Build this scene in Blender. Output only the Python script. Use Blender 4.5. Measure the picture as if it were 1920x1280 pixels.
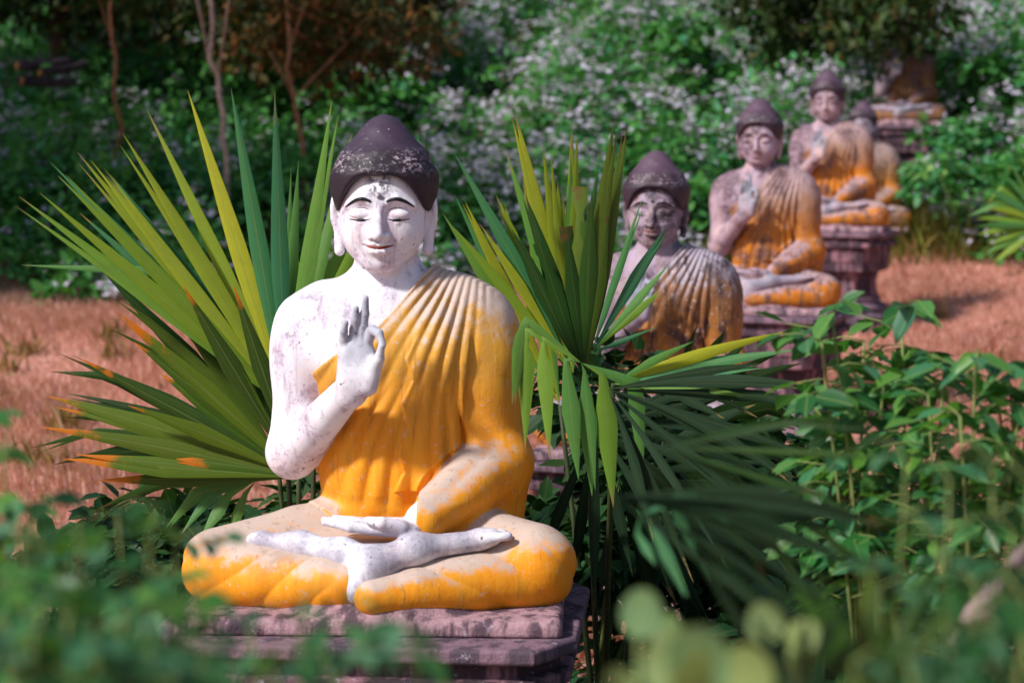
import bpy, math, random
import numpy as np
from mathutils import Vector

for o in list(bpy.data.objects): bpy.data.objects.remove(o)
random.seed(7); rng = np.random.default_rng(7)
SC = bpy.context.scene
COL = SC.collection
R = math.radians

# ------------------------------------------------------------------ camera, sky, sun, exposure
CAMZ = 2.08; FPX = 3733.0; HOR = 300.0
cd = bpy.data.cameras.new('camera'); cam = bpy.data.objects.new('camera', cd); COL.objects.link(cam)
cam.location = (0, 0, CAMZ); cam.rotation_euler = (R(90), 0, 0)
cd.lens = 70; cd.sensor_width = 36; cd.shift_y = -(640-HOR)/1920
cd.clip_start = .05; cd.clip_end = 400
cd.dof.use_dof = True; cd.dof.focus_distance = 6.1; cd.dof.aperture_fstop = 2.9
SC.camera = cam

SUN_EL, SUN_AZ = 41, 233        # azimuth clockwise from +Y (behind-left of the camera)
w = bpy.data.worlds.new("World"); SC.world = w; w.use_nodes = True
nt = w.node_tree; bg = nt.nodes['Background']; sky = nt.nodes.new('ShaderNodeTexSky')
sky.sky_type = 'NISHITA'; sky.sun_disc = False; sky.sun_elevation = R(SUN_EL); sky.sun_rotation = R(SUN_AZ)
nt.links.new(sky.outputs[0], bg.inputs[0]); bg.inputs[1].default_value = .085
sl = bpy.data.lights.new('sun', 'SUN'); sun = bpy.data.objects.new('sun', sl); COL.objects.link(sun)
sl.energy = 3.9; sl.angle = R(6); sl.color = (1, .95, .89)
sdir = Vector((math.sin(R(SUN_AZ))*math.cos(R(SUN_EL)), math.cos(R(SUN_AZ))*math.cos(R(SUN_EL)), math.sin(R(SUN_EL))))
sun.rotation_euler = sdir.to_track_quat('Z', 'Y').to_euler()
SC.view_settings.view_transform = 'Standard'; SC.view_settings.look = 'None'
SC.view_settings.exposure = .45; SC.view_settings.gamma = 1

# ------------------------------------------------------------------ helpers
def at(px, py, Y):
    return np.array([(px-960)*Y/FPX, Y, CAMZ+(HOR-py)*Y/FPX])

def tag(o, label=None, cat=None, group=None, kind=None):
    if label: o['label'] = label
    if cat: o['category'] = cat
    if group: o['group'] = group
    if kind: o['kind'] = kind
    return o
def empty(name, loc, rz=0, sc=1):
    o = bpy.data.objects.new(name, None); COL.objects.link(o); o.location = loc
    o.rotation_euler = (0, 0, rz); o.scale = (sc,)*3; o.empty_display_size = .1
    return o
def mkmesh(name, V, loops, counts, smooth=True, attrs=None, uv=None):
    V = np.asarray(V, np.float32); loops = np.asarray(loops, np.int32).ravel(); counts = np.asarray(counts, np.int32)
    me = bpy.data.meshes.new(name)
    me.vertices.add(len(V)); me.vertices.foreach_set('co', V.ravel())
    me.loops.add(len(loops)); me.loops.foreach_set('vertex_index', loops)
    me.polygons.add(len(counts)); st = np.zeros(len(counts), np.int32); st[1:] = np.cumsum(counts)[:-1]
    me.polygons.foreach_set('loop_start', st)
    me.polygons.foreach_set('use_smooth', np.full(len(counts), smooth))
    for k, a in (attrs or {}).items():
        at_ = me.attributes.new(k, 'FLOAT', 'POINT'); at_.data.foreach_set('value', np.asarray(a, np.float32))
    if uv is not None:
        ul = me.uv_layers.new(name='UVMap'); ul.data.foreach_set('uv', np.asarray(uv, np.float32)[loops].ravel())
    me.update(calc_edges=True); me.validate()
    return me
def obj(name, me, mat=None, parent=None, loc=(0, 0, 0)):
    o = bpy.data.objects.new(name, me); COL.objects.link(o); o.location = loc
    if mat is not None:
        if not me.materials: me.materials.append(None)
        o.material_slots[0].link = 'OBJECT'; o.material_slots[0].material = mat
    if parent is not None: o.parent = parent
    return o

class MB:
    def __init__(s): s.V = []; s.L = []; s.C = []; s.UV = []; s.A = []; s.n = 0
    def add(s, V, F, uv=None, a=0.):
        V = np.asarray(V, float); s.V.append(V)
        for f in F: s.L.extend([i+s.n for i in f]); s.C.append(len(f))
        s.UV.append(np.zeros((len(V), 2)) if uv is None else np.asarray(uv, float))
        s.A.append(np.full(len(V), a) if np.isscalar(a) else np.asarray(a)); s.n += len(V)
    def mesh(s, name, smooth=True):
        return mkmesh(name, np.concatenate(s.V), s.L, s.C, smooth, {'rnd': np.concatenate(s.A)}, np.concatenate(s.UV))
    def build(s, name, mat, parent=None, smooth=True): return obj(name, s.mesh(name, smooth), mat, parent)
    def tube(s, P, rad, n=8, a=0.):
        P = np.asarray(P, float); m = len(P); rad = np.broadcast_to(rad, (m,)) if np.ndim(rad) else np.full(m, rad)
        V = []; uv = []
        for i in range(m):
            t = P[min(i+1, m-1)]-P[max(i-1, 0)]; t = t/(np.linalg.norm(t)+1e-9)
            u = np.cross(t, [0, 0, 1.]) if abs(t[2]) < .9 else np.cross(t, [1., 0, 0]); u /= np.linalg.norm(u); v = np.cross(t, u)
            for k in range(n):
                an = 2*math.pi*k/n; V.append(P[i]+rad[i]*(math.cos(an)*u+math.sin(an)*v)); uv.append((k/n, i/(m-1)))
        F = [(i*n+k, i*n+(k+1) % n, (i+1)*n+(k+1) % n, (i+1)*n+k) for i in range(m-1) for k in range(n)]
        F.append(tuple(range(n))[::-1]); F.append(tuple((m-1)*n+k for k in range(n)))
        s.add(V, F, uv, a)

def nrm(a): return a/(np.linalg.norm(a, axis=-1, keepdims=True)+1e-9)
def frames(d, n):
    """columns: side, dir, normal"""
    d = nrm(d); s = nrm(np.cross(d, n)); n2 = np.cross(s, d)
    return np.stack([s, d, n2], -1)
def scatter(name, TV, TF, M, pos, rnd, smooth=True, uv=None):
    TV = np.asarray(TV, float); m = len(pos); n = len(TV)
    V = np.einsum('mij,nj->mni', M, TV)+pos[:, None, :]
    base = (np.arange(m)*n)[:, None]
    lo = np.concatenate([np.asarray(f) for f in TF]); cnt = np.array([len(f) for f in TF])
    L = (base+lo[None, :]).ravel(); C = np.tile(cnt, m)
    U = None if uv is None else np.tile(np.asarray(uv, float), (m, 1))
    return mkmesh(name, V.reshape(-1, 3), L, C, smooth, {'rnd': np.repeat(rnd, n)}, U)

LEAF_V = [(0, 0, 0), (-.3, .3, .05), (0, .32, -.03), (.3, .3, .05), (-.26, .65, .03), (0, .66, -.04), (.26, .65, .03), (0, 1, -.1)]
LEAF_F = [(0, 2, 1), (0, 3, 2), (1, 2, 5, 4), (2, 3, 6, 5), (4, 5, 7), (5, 6, 7)]
LEAF_UV = [(x/.6+.5, y) for x, y, z in LEAF_V]
SM_V = [(0, 0, 0), (-.28, .45, .06), (0, 1, -.06), (.28, .45, .06)]
SM_F = [(0, 2, 1), (0, 3, 2)]
SM_UV = [(.5, 0), (0, .5), (.5, 1), (1, .5)]

# ------------------------------------------------------------------ materials
class NT:
    def __init__(s, name):
        s.m = bpy.data.materials.new(name); s.m.use_nodes = True; s.t = s.m.node_tree
        s.b = s.t.nodes['Principled BSDF']; s.out = s.t.nodes['Material Output']
    def n(s, ty, ins=None, **kw):
        nd = s.t.nodes.new(ty)
        for k, v in kw.items(): setattr(nd, k, v)
        for k, v in (ins or {}).items(): s.set(nd, k, v)
        return nd
    def set(s, nd, k, v):
        i = nd.inputs[k]
        if isinstance(v, bpy.types.NodeSocket): s.t.links.new(v, i)
        else:
            if hasattr(i, 'default_value'):
                try: i.default_value = v
                except Exception: i.default_value = (*v, 1)
    def coord(s, scale=(1, 1, 1), off=(0, 0, 0), out='Object'):
        tc = s.n('ShaderNodeTexCoord'); mp = s.n('ShaderNodeMapping', {0: tc.outputs[out], 'Scale': scale, 'Location': off})
        return mp.outputs[0]
    def noise(s, vec, scale, det=4, rough=.6, dist=0):
        return s.n('ShaderNodeTexNoise', {'Vector': vec, 'Scale': scale, 'Detail': det, 'Roughness': rough, 'Distortion': dist}).outputs[0]
    def ramp(s, fac, lo, hi, a=0., b=1.):
        return s.n('ShaderNodeMapRange', {0: fac, 1: lo, 2: hi, 3: a, 4: b}, interpolation_type='SMOOTHSTEP').outputs[0]
    def mix(s, f, a, b, mode='MIX'):
        nd = s.n('ShaderNodeMix', data_type='RGBA', blend_type=mode)
        s.set(nd, 0, f)
        for i, v in ((6, a), (7, b)):
            if isinstance(v, bpy.types.NodeSocket): s.t.links.new(v, nd.inputs[i])
            else: nd.inputs[i].default_value = (*v[:3], 1)
        return nd.outputs[2]
    def math(s, op, a, b=0., c=0.):
        return s.n('ShaderNodeMath', {0: a, 1: b, 2: c}, operation=op).outputs[0]
    def bump(s, h, st=.3, dist=.01):
        return s.n('ShaderNodeBump', {'Height': h, 'Strength': st, 'Distance': dist}).outputs[0]
    def attr(s, n='rnd'): return s.n('ShaderNodeAttribute', attribute_name=n).outputs['Fac']
    def sep(s, v):
        return s.n('ShaderNodeSeparateXYZ', {0: v}).outputs
    def done(s, col, rough=.7, bump=None, spec=.3):
        s.set(s.b, 'Base Color', col); s.set(s.b, 'Roughness', rough); s.b.inputs['Specular IOR Level'].default_value = spec
        if bump is not None: s.set(s.b, 'Normal', bump)
        return s.m

def leaf_mat(name, cols, trans=.35, rough=.45, spec=.4, vein=True, stripe=0, hi=1., tipcol=None, tipat=.8, along=None, blotch=.35):
    """cols: list of colours picked by the per leaf random value"""
    t = NT(name); a = t.attr()
    cr = t.n('ShaderNodeValToRGB', {0: a}); e = cr.color_ramp.elements
    while len(e) < len(cols): e.new(.5)
    for i, c in enumerate(cols): e[i].position = i/max(1, len(cols)-1); e[i].color = (*c, 1)
    c = cr.outputs[0]
    uvn = t.n('ShaderNodeTexCoord').outputs['UV']; sx = t.sep(uvn)
    if vein:
        d = t.math('ABSOLUTE', t.math('SUBTRACT', sx[0], .5))
        v = t.ramp(d, .0, .07, 1, 0); c = t.mix(t.math('MULTIPLY', v, .45), c, (.30*hi, .38*hi, .12*hi))
    nz = t.noise(t.coord(), 25, 3); c = t.mix(t.math('MULTIPLY', t.ramp(nz, .4, .75), blotch), c, (.10*hi, .13*hi, .02*hi))
    sn = None
    if stripe:
        sn = t.noise(t.n('ShaderNodeMapping', {0: uvn, 'Scale': (34, 2.2, 1)}).outputs[0], 1, 4, .7)
        c = t.mix(t.math('MULTIPLY', t.ramp(sn, .40, .66), stripe), c, (.22*hi, .30*hi, .03*hi))
        c = t.mix(t.math('MULTIPLY', t.ramp(sn, .44, .30), stripe), c, (.02, .05, .01))
    if along is not None: c = t.mix(t.ramp(sx[1], .35, .8), along, c)
    if tipcol is not None:
        tn = t.math('ADD', t.math('ADD', sx[1], t.math('MULTIPLY', t.math('SUBTRACT', nz, .5), .35)), t.math('MULTIPLY', t.math('SINE', t.math('MULTIPLY', a, 57.)), .06))
        c = t.mix(t.ramp(tn, tipat, min(tipat+.14, 1.05)), c, tipcol)
    t.done(c, rough, t.bump(nz if sn is None else sn, .15 if sn is None else .35, .004), spec)
    tr = t.n('ShaderNodeBsdfTranslucent', {0: t.mix(1, c, (1.15, 1.25, .5), 'MULTIPLY')})
    mx = t.n('ShaderNodeMixShader', {0: trans, 1: t.b.outputs[0], 2: tr.outputs[0]})
    t.t.links.new(mx.outputs[0], t.out.inputs[0])
    return t.m

def paint_mat(name, off, white=(.80, .78, .83), dirt=.35, dark=(.10, .07, .11), head_dirt=.95, warm=0., handgrey=.75, should=0.):
    t = NT(name); v = t.coord(off=off); p = t.coord(); s = t.sep(p)
    n1 = t.noise(v, 7, 8, .65); st = t.noise(t.coord((26, 26, 3.0), off), 1, 6, .62)
    fine = t.noise(v, 95, 4, .7); med = t.noise(v, 26, 6, .7)
    c = t.mix(t.ramp(n1, .35, .7), white, (white[0]*.92, white[1]*.84, white[2]*.92))
    c = t.mix(t.math('MULTIPLY', t.ramp(t.noise(v, 3.2, 4), .5, .75), .4+warm), c, (.72, .45, .36))
    stain = t.math('MULTIPLY', t.ramp(st, .66-.3*dirt, .80-.22*dirt), min(1, .35+dirt*.8))
    c = t.mix(stain, c, (.36, .27, .36))
    blot = t.math('MULTIPLY', t.ramp(n1, .66-.26*dirt, .78-.2*dirt), min(1, dirt*1.35)); blot = t.math('MULTIPLY', blot, t.ramp(med, .36, .58))
    c = t.mix(blot, c, dark)
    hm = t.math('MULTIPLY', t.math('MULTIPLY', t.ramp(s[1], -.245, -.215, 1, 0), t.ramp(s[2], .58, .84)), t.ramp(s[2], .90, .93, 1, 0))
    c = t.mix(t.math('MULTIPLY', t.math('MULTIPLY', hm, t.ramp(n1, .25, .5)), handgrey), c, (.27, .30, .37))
    ft = t.math('MULTIPLY', t.math('MULTIPLY', t.ramp(s[2], .26, .30, 1, 0), t.ramp(s[1], -.20, -.14, 1, 0)), t.ramp(n1, .40, .58))
    c = t.mix(t.math('MULTIPLY', ft, .7), c, (.30, .29, .36))
    if should: c = t.mix(t.math('MULTIPLY', t.math('MULTIPLY', t.ramp(s[2], .70, .84), t.ramp(s[0], -.10, -.18)), t.math('MULTIPLY', t.ramp(med, .34, .50), should)), c, (.12, .065, .09))
    # rain-washed forehead: speckled grey patch running down from the hairline
    g = t.math('POWER', t.math('MULTIPLY', t.math('SUBTRACT', s[0], -.002), 30.), 2.)
    g = t.math('MULTIPLY', t.ramp(g, 0, 2.0, 1, 0), t.ramp(s[2], 1.13, 1.20))
    spk = t.ramp(t.math('ADD', t.math('MULTIPLY', med, .5), t.math('MULTIPLY', fine, .5)), .42, .52); c = t.mix(t.math('MULTIPLY', t.math('MULTIPLY', g, spk), head_dirt), c, (.07, .055, .08))
    # peppered cheek
    spots = t.math('MULTIPLY', t.ramp(fine, .55, .62), t.ramp(n1, .42, .58)); c = t.mix(t.math('MULTIPLY', spots, .55), c, (.20, .16, .20))
    flakes = t.ramp(t.noise(t.coord(off=(off[0]+3, off[1], off[2])), 42, 3, .5), .71, .73)
    c = t.mix(t.math('MULTIPLY', flakes, .85), c, (.07, .06, .07))
    h = t.math('ADD', t.math('MULTIPLY', med, .5), t.math('MULTIPLY', fine, .3)); h = t.math('SUBTRACT', h, t.math('MULTIPLY', flakes, .6))
    return t.done(c, .62, t.bump(h, .35, .006), .25)

def robe_mat(name, off, low=(.80, .33, .012), mid=(.66, .40, .09), top=(.62, .47, .40), dirt=.25, dark=(.10, .05, .05), flk=.7):
    t = NT(name); v = t.coord(off=off); p = t.coord(); s = t.sep(p)
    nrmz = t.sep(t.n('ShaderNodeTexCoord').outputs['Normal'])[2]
    n1 = t.noise(v, 5, 7, .6); n2 = t.noise(v, 22, 6, .68); st = t.noise(t.coord((34, 34, 3.), off), 1, 6, .65)
    hz = t.math('ADD', s[2], t.math('MULTIPLY', t.math('SUBTRACT', n1, .5), .35))
    c = t.mix(t.ramp(hz, .40, .74), low, mid)
    c = t.mix(t.math('MULTIPLY', t.ramp(st, .42, .62), .55), c, tuple(a*b for a, b in zip(low, (1.05, 1.35, 2.5))))
    if .3 < dirt < .65: c = t.mix(t.math('MULTIPLY', t.ramp(hz, .50, .80), .55), c, top)
    # paint washed off the faces the rain runs over
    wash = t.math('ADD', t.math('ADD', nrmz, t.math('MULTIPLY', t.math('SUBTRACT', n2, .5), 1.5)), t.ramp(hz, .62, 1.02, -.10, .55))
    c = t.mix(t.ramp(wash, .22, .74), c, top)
    c = t.mix(t.math('MULTIPLY', t.ramp(st, .62-.25*dirt, .80-.2*dirt), min(1, dirt*1.5)), c, dark)
    c = t.mix(t.math('MULTIPLY', t.ramp(n1, .64-.22*dirt, .78-.2*dirt), min(1, dirt*1.3)), c, dark)
    dr = t.ramp(t.noise(t.coord((70, 70, 2.2), off), 1, 4, .6), .60, .68); c = t.mix(t.math('MULTIPLY', dr, .35), c, (.20, .10, .05))
    fl = t.ramp(t.noise(v, 48, 5), .62, .66); c = t.mix(t.math('MULTIPLY', fl, flk), c, (.55, .46, .44))
    return t.done(c, .6, t.bump(t.math('ADD', n2, t.math('MULTIPLY', st, .6)), .35, .006), .25)

def hair_mat(name, off, base=(.020, .013, .022), lite=.5):
    t = NT(name); v = t.coord(off=off); s = t.sep(t.coord())
    n1 = t.noise(v, 9, 6); n2 = t.noise(t.coord((60, 60, 110), off), 1, 5, .75)
    up = t.ramp(t.math('ADD', s[2], t.math('MULTIPLY', t.math('SUBTRACT', n1, .5), .16)), 1.25, 1.34)
    c = t.mix(up, base, tuple(b*2.6 for b in base))
    band = t.math('MULTIPLY', t.ramp(t.math('ABSOLUTE', t.math('SUBTRACT', s[2], 1.268)), .0, .05, 1, 0), t.ramp(n1, .38, .55))
    c = t.mix(t.math('MULTIPLY', t.math('MULTIPLY', band, t.ramp(n2, .50, .60)), lite), c, (.60, .50, .56))
    sp = t.ramp(t.noise(v, 70, 4), .68, .72); c = t.mix(t.math('MULTIPLY', sp, .6), c, (.5, .42, .48))
    return t.done(c, .55, t.bump(t.math('ADD', n1, t.math('MULTIPLY', n2, .3)), .5, .008), .3)

def stone_mat(name, off, base=(.10, .07, .095), pink=(.42, .26, .31), amt=.5):
    t = NT(name); v = t.coord(off=off)
    n1 = t.noise(v, 6, 8, .7); n2 = t.noise(v, 30, 6, .7); st = t.noise(t.coord((14, 14, 2.2), off), 1, 6, .65)
    c = t.mix(t.math('MULTIPLY', t.ramp(st, .58-.35*amt, .72-.35*amt), 1.), base, pink)
    c = t.mix(t.ramp(n1, .5, .68), c, (.045, .032, .045))
    lich = t.ramp(n2, .60, .68); c = t.mix(t.math('MULTIPLY', lich, .6), c, (.50, .42, .50))
    return t.done(c, .85, t.bump(t.math('ADD', n1, n2), .7, .012), .2)

def plain_mat(name, col, rough=.6, var=.25, scale=20):
    t = NT(name); n = t.noise(t.coord(), scale, 6); c = t.mix(t.ramp(n, .3, .7), tuple(x*(1-var) for x in col), tuple(min(1, x*(1+var)) for x in col))
    return t.done(c, rough, t.bump(n, .3, .005))

# ------------------------------------------------------------------ signed distance sculpting
def sm(a, b, k):
    h = np.maximum(k-np.abs(a-b), 0)/k
    return np.minimum(a, b)-h*h*k*.25
def smx(a, b, k): return -sm(-a, -b, k)
def ell(P, c, r):
    q = P-np.float32(c); r = np.float32(r); k0 = np.sqrt(((q/r)**2).sum(-1)); k1 = np.sqrt(((q/(r*r))**2).sum(-1))+1e-9
    return k0*(k0-1)/k1
def cap(P, a, b, r1, r2=None):
    a = np.float32(a); b = np.float32(b); r2 = r1 if r2 is None else r2
    ba = b-a; pa = P-a; h = np.clip(pa@ba/float(ba@ba), 0, 1)
    return np.sqrt(((pa-h[:, None]*ba)**2).sum(-1))-(r1+(r2-r1)*h)
def path(P, pts, rs, k=.006):
    d = None
    for i in range(len(pts)-1):
        e = cap(P, pts[i], pts[i+1], rs[i], rs[i+1]); d = e if d is None else sm(d, e, k)
    return d
def rotz(P, a, c):
    q = P-np.float32(c); ca, sa = math.cos(a), math.sin(a)
    return np.stack([q[:, 0]*ca+q[:, 1]*sa, -q[:, 0]*sa+q[:, 1]*ca, q[:, 2]], -1)

def f_head(P):
    x, y, z = P.T
    A = np.stack([np.abs(x), y, z], -1)
    d = ell(P, (0, .012, 1.150), (.130, .150, .150))
    d = sm(d, ell(P, (0, -.025, 1.066), (.106, .112, .114)), .05)
    d = sm(d, ell(A, (.050, -.075, 1.060), (.050, .045, .055)), .05)      # cheeks
    d = sm(d, cap(A, (0, -.101, .983), (.018, -.097, .985), .028), .042)        # chin
    d = sm(d, path(A, [(.014, -.136, 1.146), (.050, -.132, 1.160), (.094, -.102, 1.142)], (.007, .009, .008)), .022)  # brow
    d = smx(d, -ell(A, (.050, -.158, 1.122), (.040, .027, .024)), .022)
    d = sm(d, ell(A, (.0515, -.112, 1.1180), (.035, .0275, .0195)), .006)    # lid ball
    d = smx(d, -path(A, [(.023, -.142, 1.109), (.036, -.144, 1.1045), (.052, -.143, 1.1025), (.068, -.135, 1.105), (.082, -.119, 1.112)], (.0018, .0034, .0042, .0034, .0016), .003), .004)
    d = smx(d, -path(A, [(.026, -.146, 1.130), (.050, -.148, 1.1375), (.076, -.130, 1.130)], (.0018, .0034, .0018), .003), .006)  # crease
    d = sm(d, path(A, [(.024, -.134, 1.104), (.051, -.133, 1.096), (.078, -.112, 1.104)], (.0035, .0055, .0035), .003), .010)
    d = sm(d, path(P, [(0, -.134, 1.150), (0, -.152, 1.105), (0, -.173, 1.062)], (.0095, .0115, .0160)), .013)   # nose
    d = sm(d, ell(A, (.0195, -.150, 1.057), (.0125, .017, .0120)), .008)
    d = smx(d, -ell(A, (.0105, -.166, 1.0445), (.0068, .010, .0060)), .004)
    d = sm(d, cap(P, (0, -.147, 1.174), (0, -.146, 1.172), .0075), .006)   # urna
    d = sm(d, ell(P, (0, -.122, 1.026), (.040, .026, .024)), .018)        # muzzle
    d = sm(d, path(A, [(.0, -.1515, 1.0330), (.013, -.1510, 1.0370), (.041, -.1255, 1.0345)], (.0058, .0072, .0028), .004), .007)
    d = sm(d, path(A, [(.0, -.1470, 1.0150), (.016, -.1440, 1.0160), (.035, -.1265, 1.0255)], (.0092, .0082, .0025), .004), .006)
    d = smx(d, -path(A, [(.0, -.1600, 1.0255), (.016, -.1570, 1.0265), (.043, -.1330, 1.0325)], (.0032, .0034, .0026), .003), .004)
    d = smx(d, -cap(P, (0, -.153, 1.0455), (0, -.153, 1.0395), .0022), .006)
    # ears with long lobes
    E = rotz(A, R(24), (.137, .018, 1.115))
    e = ell(E, (0, 0, .018), (.0155, .034, .052))
    e = sm(e, cap(E, (.000, -.004, -.01), (-.020, -.022, -.104), .0145, .0150), .02)
    e = smx(e, -ell(E, (.014, -.010, .020), (.0085, .017, .033)), .006)
    e = smx(e, -cap(E, (.013, -.012, -.02), (-.008, -.030, -.088), .0045, .003), .006)
    e = sm(e, cap(E, (.010, -.012, .005), (.010, -.010, .02), .005), .004)
    return sm(d, e, .012)

def hand(P0):      # raised right hand, palm to the viewer, index bent to the thumb
    P = P0-np.float32([.020, 0, 0])
    d = ell(P, (-.064, -.262, .715), (.052, .026, .078))
    d = sm(d, cap(P, (-.100, -.262, .66), (-.098, -.266, .745), .022, .018), .02)
    d = sm(d, cap(P, (-.034, -.275, .65), (-.012, -.287, .715), .026, .020), .02)
    d = sm(d, cap(P, (-.085, -.24, .63), (-.066, -.255, .67), .045, .042), .03)
    F = [([(-.056, -.262, .775), (-.050, -.268, .815), (-.044, -.276, .850), (-.040, -.286, .893)], (.0150, .0138, .0122, .0085)),
         ([(-.077, -.262, .765), (-.074, -.270, .805), (-.070, -.280, .835), (-.066, -.290, .865)], (.0145, .0132, .0115, .0080)),
         ([(-.100, -.262, .745), (-.103, -.272, .778), (-.101, -.284, .802), (-.094, -.295, .826)], (.0140, .0122, .0105, .0075)),
         ([(-.036, -.264, .775), (-.022, -.284, .806), (-.002, -.302, .798), (.010, -.316, .768)], (.0150, .0135, .0120, .0090)),
         ([(-.022, -.284, .700), (-.002, -.300, .728), (.006, -.315, .762)], (.0185, .0145, .0095))]
    for p, r in F: d = sm(d, path(P, p, r, .005), .006)
    return d
def lap_hand(P):
    d = ell(P, (.055, -.270, .262), (.090, .062, .026))
    for i, yy in enumerate((-.222, -.250, -.278, -.304)):
        L = (.115, .140, .135, .105)[i]
        d = sm(d, path(P, [(.0, yy, .262), (-L*.55, yy-.004, .268), (-L, yy+.002, .276)], (.0165, .0145, .0100), .005), .008)
    d = sm(d, path(P, [(.08, -.315, .268), (.03, -.335, .285), (-.01, -.325, .290)], (.022, .016, .011), .006), .012)
    return d
def feet(P):
    d = path(P, [(-.03, -.372, .115), (.00, -.358, .175), (.12, -.325, .214), (.29, -.265, .226)], (.048, .042, .034, .028), .05)
    d = sm(d, ell(P, (.31, -.262, .235), (.045, .042, .026)), .02)
    for i in range(5): d = sm(d, cap(P, (.335, -.288+.022*i, .238), (.372-.006*i, -.282+.022*i, .242), .012-.001*i), .006)
    e = path(P, [(.03, -.340, .165), (-.08, -.315, .195), (-.20, -.28, .210), (-.31, -.245, .214)], (.040, .036, .032, .026), .05)
    e = sm(e, ell(P, (-.32, -.235, .218), (.04, .036, .022)), .02)
    return sm(d, e, .03)
def right_arm(P):
    d = cap(P, (-.222, .03, .800), (-.264, -.005, .435), .084, .070)
    d = sm(d, ell(P, (-.246, .02, .72), (.085, .092, .15)), .05)
    d = sm(d, cap(P, (-.264, -.01, .425), (-.085, -.225, .620), .072, .046), .035)
    return d
def torso(P):
    d = ell(P, (.028, .03, .705), (.255, .135, .225))
    d = sm(d, ell(P, (.02, .03, .42), (.205, .140, .26)), .09)
    d = sm(d, cap(P, (-.175, .03, .845), (.215, .03, .850), .078), .09)
    d = sm(d, ell(P, (-.10, -.055, .735), (.105, .055, .085)), .06)
    d = sm(d, ell(P, (.13, -.055, .735), (.105, .055, .085)), .06)
    d = sm(d, cap(P, (.012, .035, .90), (0, .025, 1.04), .096, .086), .075)
    return d
def left_arm(P):
    d = cap(P, (.262, .035, .800), (.318, .03, .42), .084, .076)
    d = sm(d, ell(P, (.295, .03, .69), (.088, .10, .18)), .05)
    d = sm(d, cap(P, (.335, .02, .40), (.135, -.24, .275), .082, .052), .03)
    return sm(d, ell(P, (.325, .06, .32), (.075, .095, .20)), .05)
def legs(P):
    d = ell(P, (.0, .06, .12), (.30, .22, .13))
    d = sm(d, cap(P, (-.14, .0, .16), (-.44, -.19, .140), .125, .092), .05)
    d = sm(d, cap(P, (.14, .0, .16), (.44, -.19, .150), .130, .100), .05)
    d = sm(d, ell(P, (0, -.18, .13), (.30, .17, .085)), .05)
    e = cap(P, (-.43, -.20, .122), (-.07, -.350, .118), .088, .052)
    g = cap(P, (.45, -.19, .122), (.01, -.405, .098), .084, .038)
    d = sm(d, e, .02); d = sm(d, g, .014)
    return np.maximum(d, .045-P[:, 2])

def f_body(P):
    P = P.astype(np.float32); z = P[:, 2]
    d = sm(torso(P), right_arm(P), .035)
    d = sm(d, left_arm(P), .03); d = sm(d, legs(P), .04)
    m = (z > .90); d[m] = sm(d[m], f_head(P[m]), .018)
    x = P[:, 0]; y = P[:, 1]
    m = (y < -.14) & (x < .08) & (x > -.18) & (z > .55) & (z < .95); d[m] = sm(d[m], hand(P[m]), .012)
    m = (y < -.12) & (z < .40); d[m] = sm(d[m], sm(lap_hand(P[m]), feet(P[m]), .006), .010)
    # neck creases
    m = (z > .9) & (z < 1.0)
    return d

def tri(u): return np.abs((u % 1)-.5)*2
def f_robe(P):
    P = P.astype(np.float32); x, y, z = P.T
    t = torso(P); la = left_arm(P); lg = legs(P)
    d = sm(sm(t, la, .050), lg, .035)
    # pleats fan out from the left shoulder
    th = np.arctan2(.27-x+.35*np.maximum(y, 0), np.maximum(1.12-z, .02))
    ph = th*21.+.7*np.sin(z*6+x*5); rid = np.sqrt(np.sin(ph*math.pi*.5+.3)**2+.03)
    th3 = np.arctan2(.20-x, np.maximum(.90-z, .05)); ph3 = th3*19.+.8*np.sin(z*8)
    rid3 = np.sqrt(np.sin(ph3*math.pi*.5)**2+.03)
    w3 = np.clip((.66-z)/.14, 0, 1)
    var = .75+.35*np.sin(x*23+z*5)
    fr = np.clip((z-.26)/.06, 0, 1)
    ph2 = (z*.55+x*1.1-y*.9)*13.+.8*np.sin(z*9); rid2 = np.sqrt(np.sin(ph2*math.pi*.5)**2+.04)
    wa = np.clip((t-la)/.03, 0, 1)
    dis = (((1-w3)*rid*.0100+w3*rid3*.0135)*(1-wa)+.0115*rid2*wa)*fr*var
    # zigzag hem of the hanging flap
    zz = .058+.026*tri(z*7.7)+.10*(z-.55)
    flap = np.clip((x-zz)/.004, 0, 1)*np.clip((.235+.1*(z-.5)-x)/.006, 0, 1)*np.clip((z-.33)/.006, 0, 1)*np.clip((.80-z)/.10, 0, 1)*(y < .02)
    dis = dis+.0085*flap*np.clip((la-.03)/.01, 0, 1)
    # belt and leg drapes
    dis = dis+.005*np.exp(-((z-.275)/.022)**2)*(t < .06)
    lr = np.abs(np.sin((np.abs(x)*9.+z*14.+y*6.)*1.7+.5*np.sin(x*13)))**.7
    dis = dis+.0075*lr*np.clip((.24-z)/.04, 0, 1)*np.clip((np.abs(x)-.08)/.05, 0, 1)
    d = d-.011-dis
    q = (x-.13)*(-.679)+(z-.972)*.735+.030*np.exp(-(x/.12)**2)+.10*np.maximum(y-.02, 0)
    d = smx(d, q, .010)
    d = np.maximum(d, -(lap_k(P)))
    return d
def lap_k(P):
    # cut the cuff where the left wrist leaves the sleeve
    return np.maximum(np.maximum(P[:, 0]-.120, P[:, 1]+.175), np.maximum(.222-P[:, 2], -.16-P[:, 0]))

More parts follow.
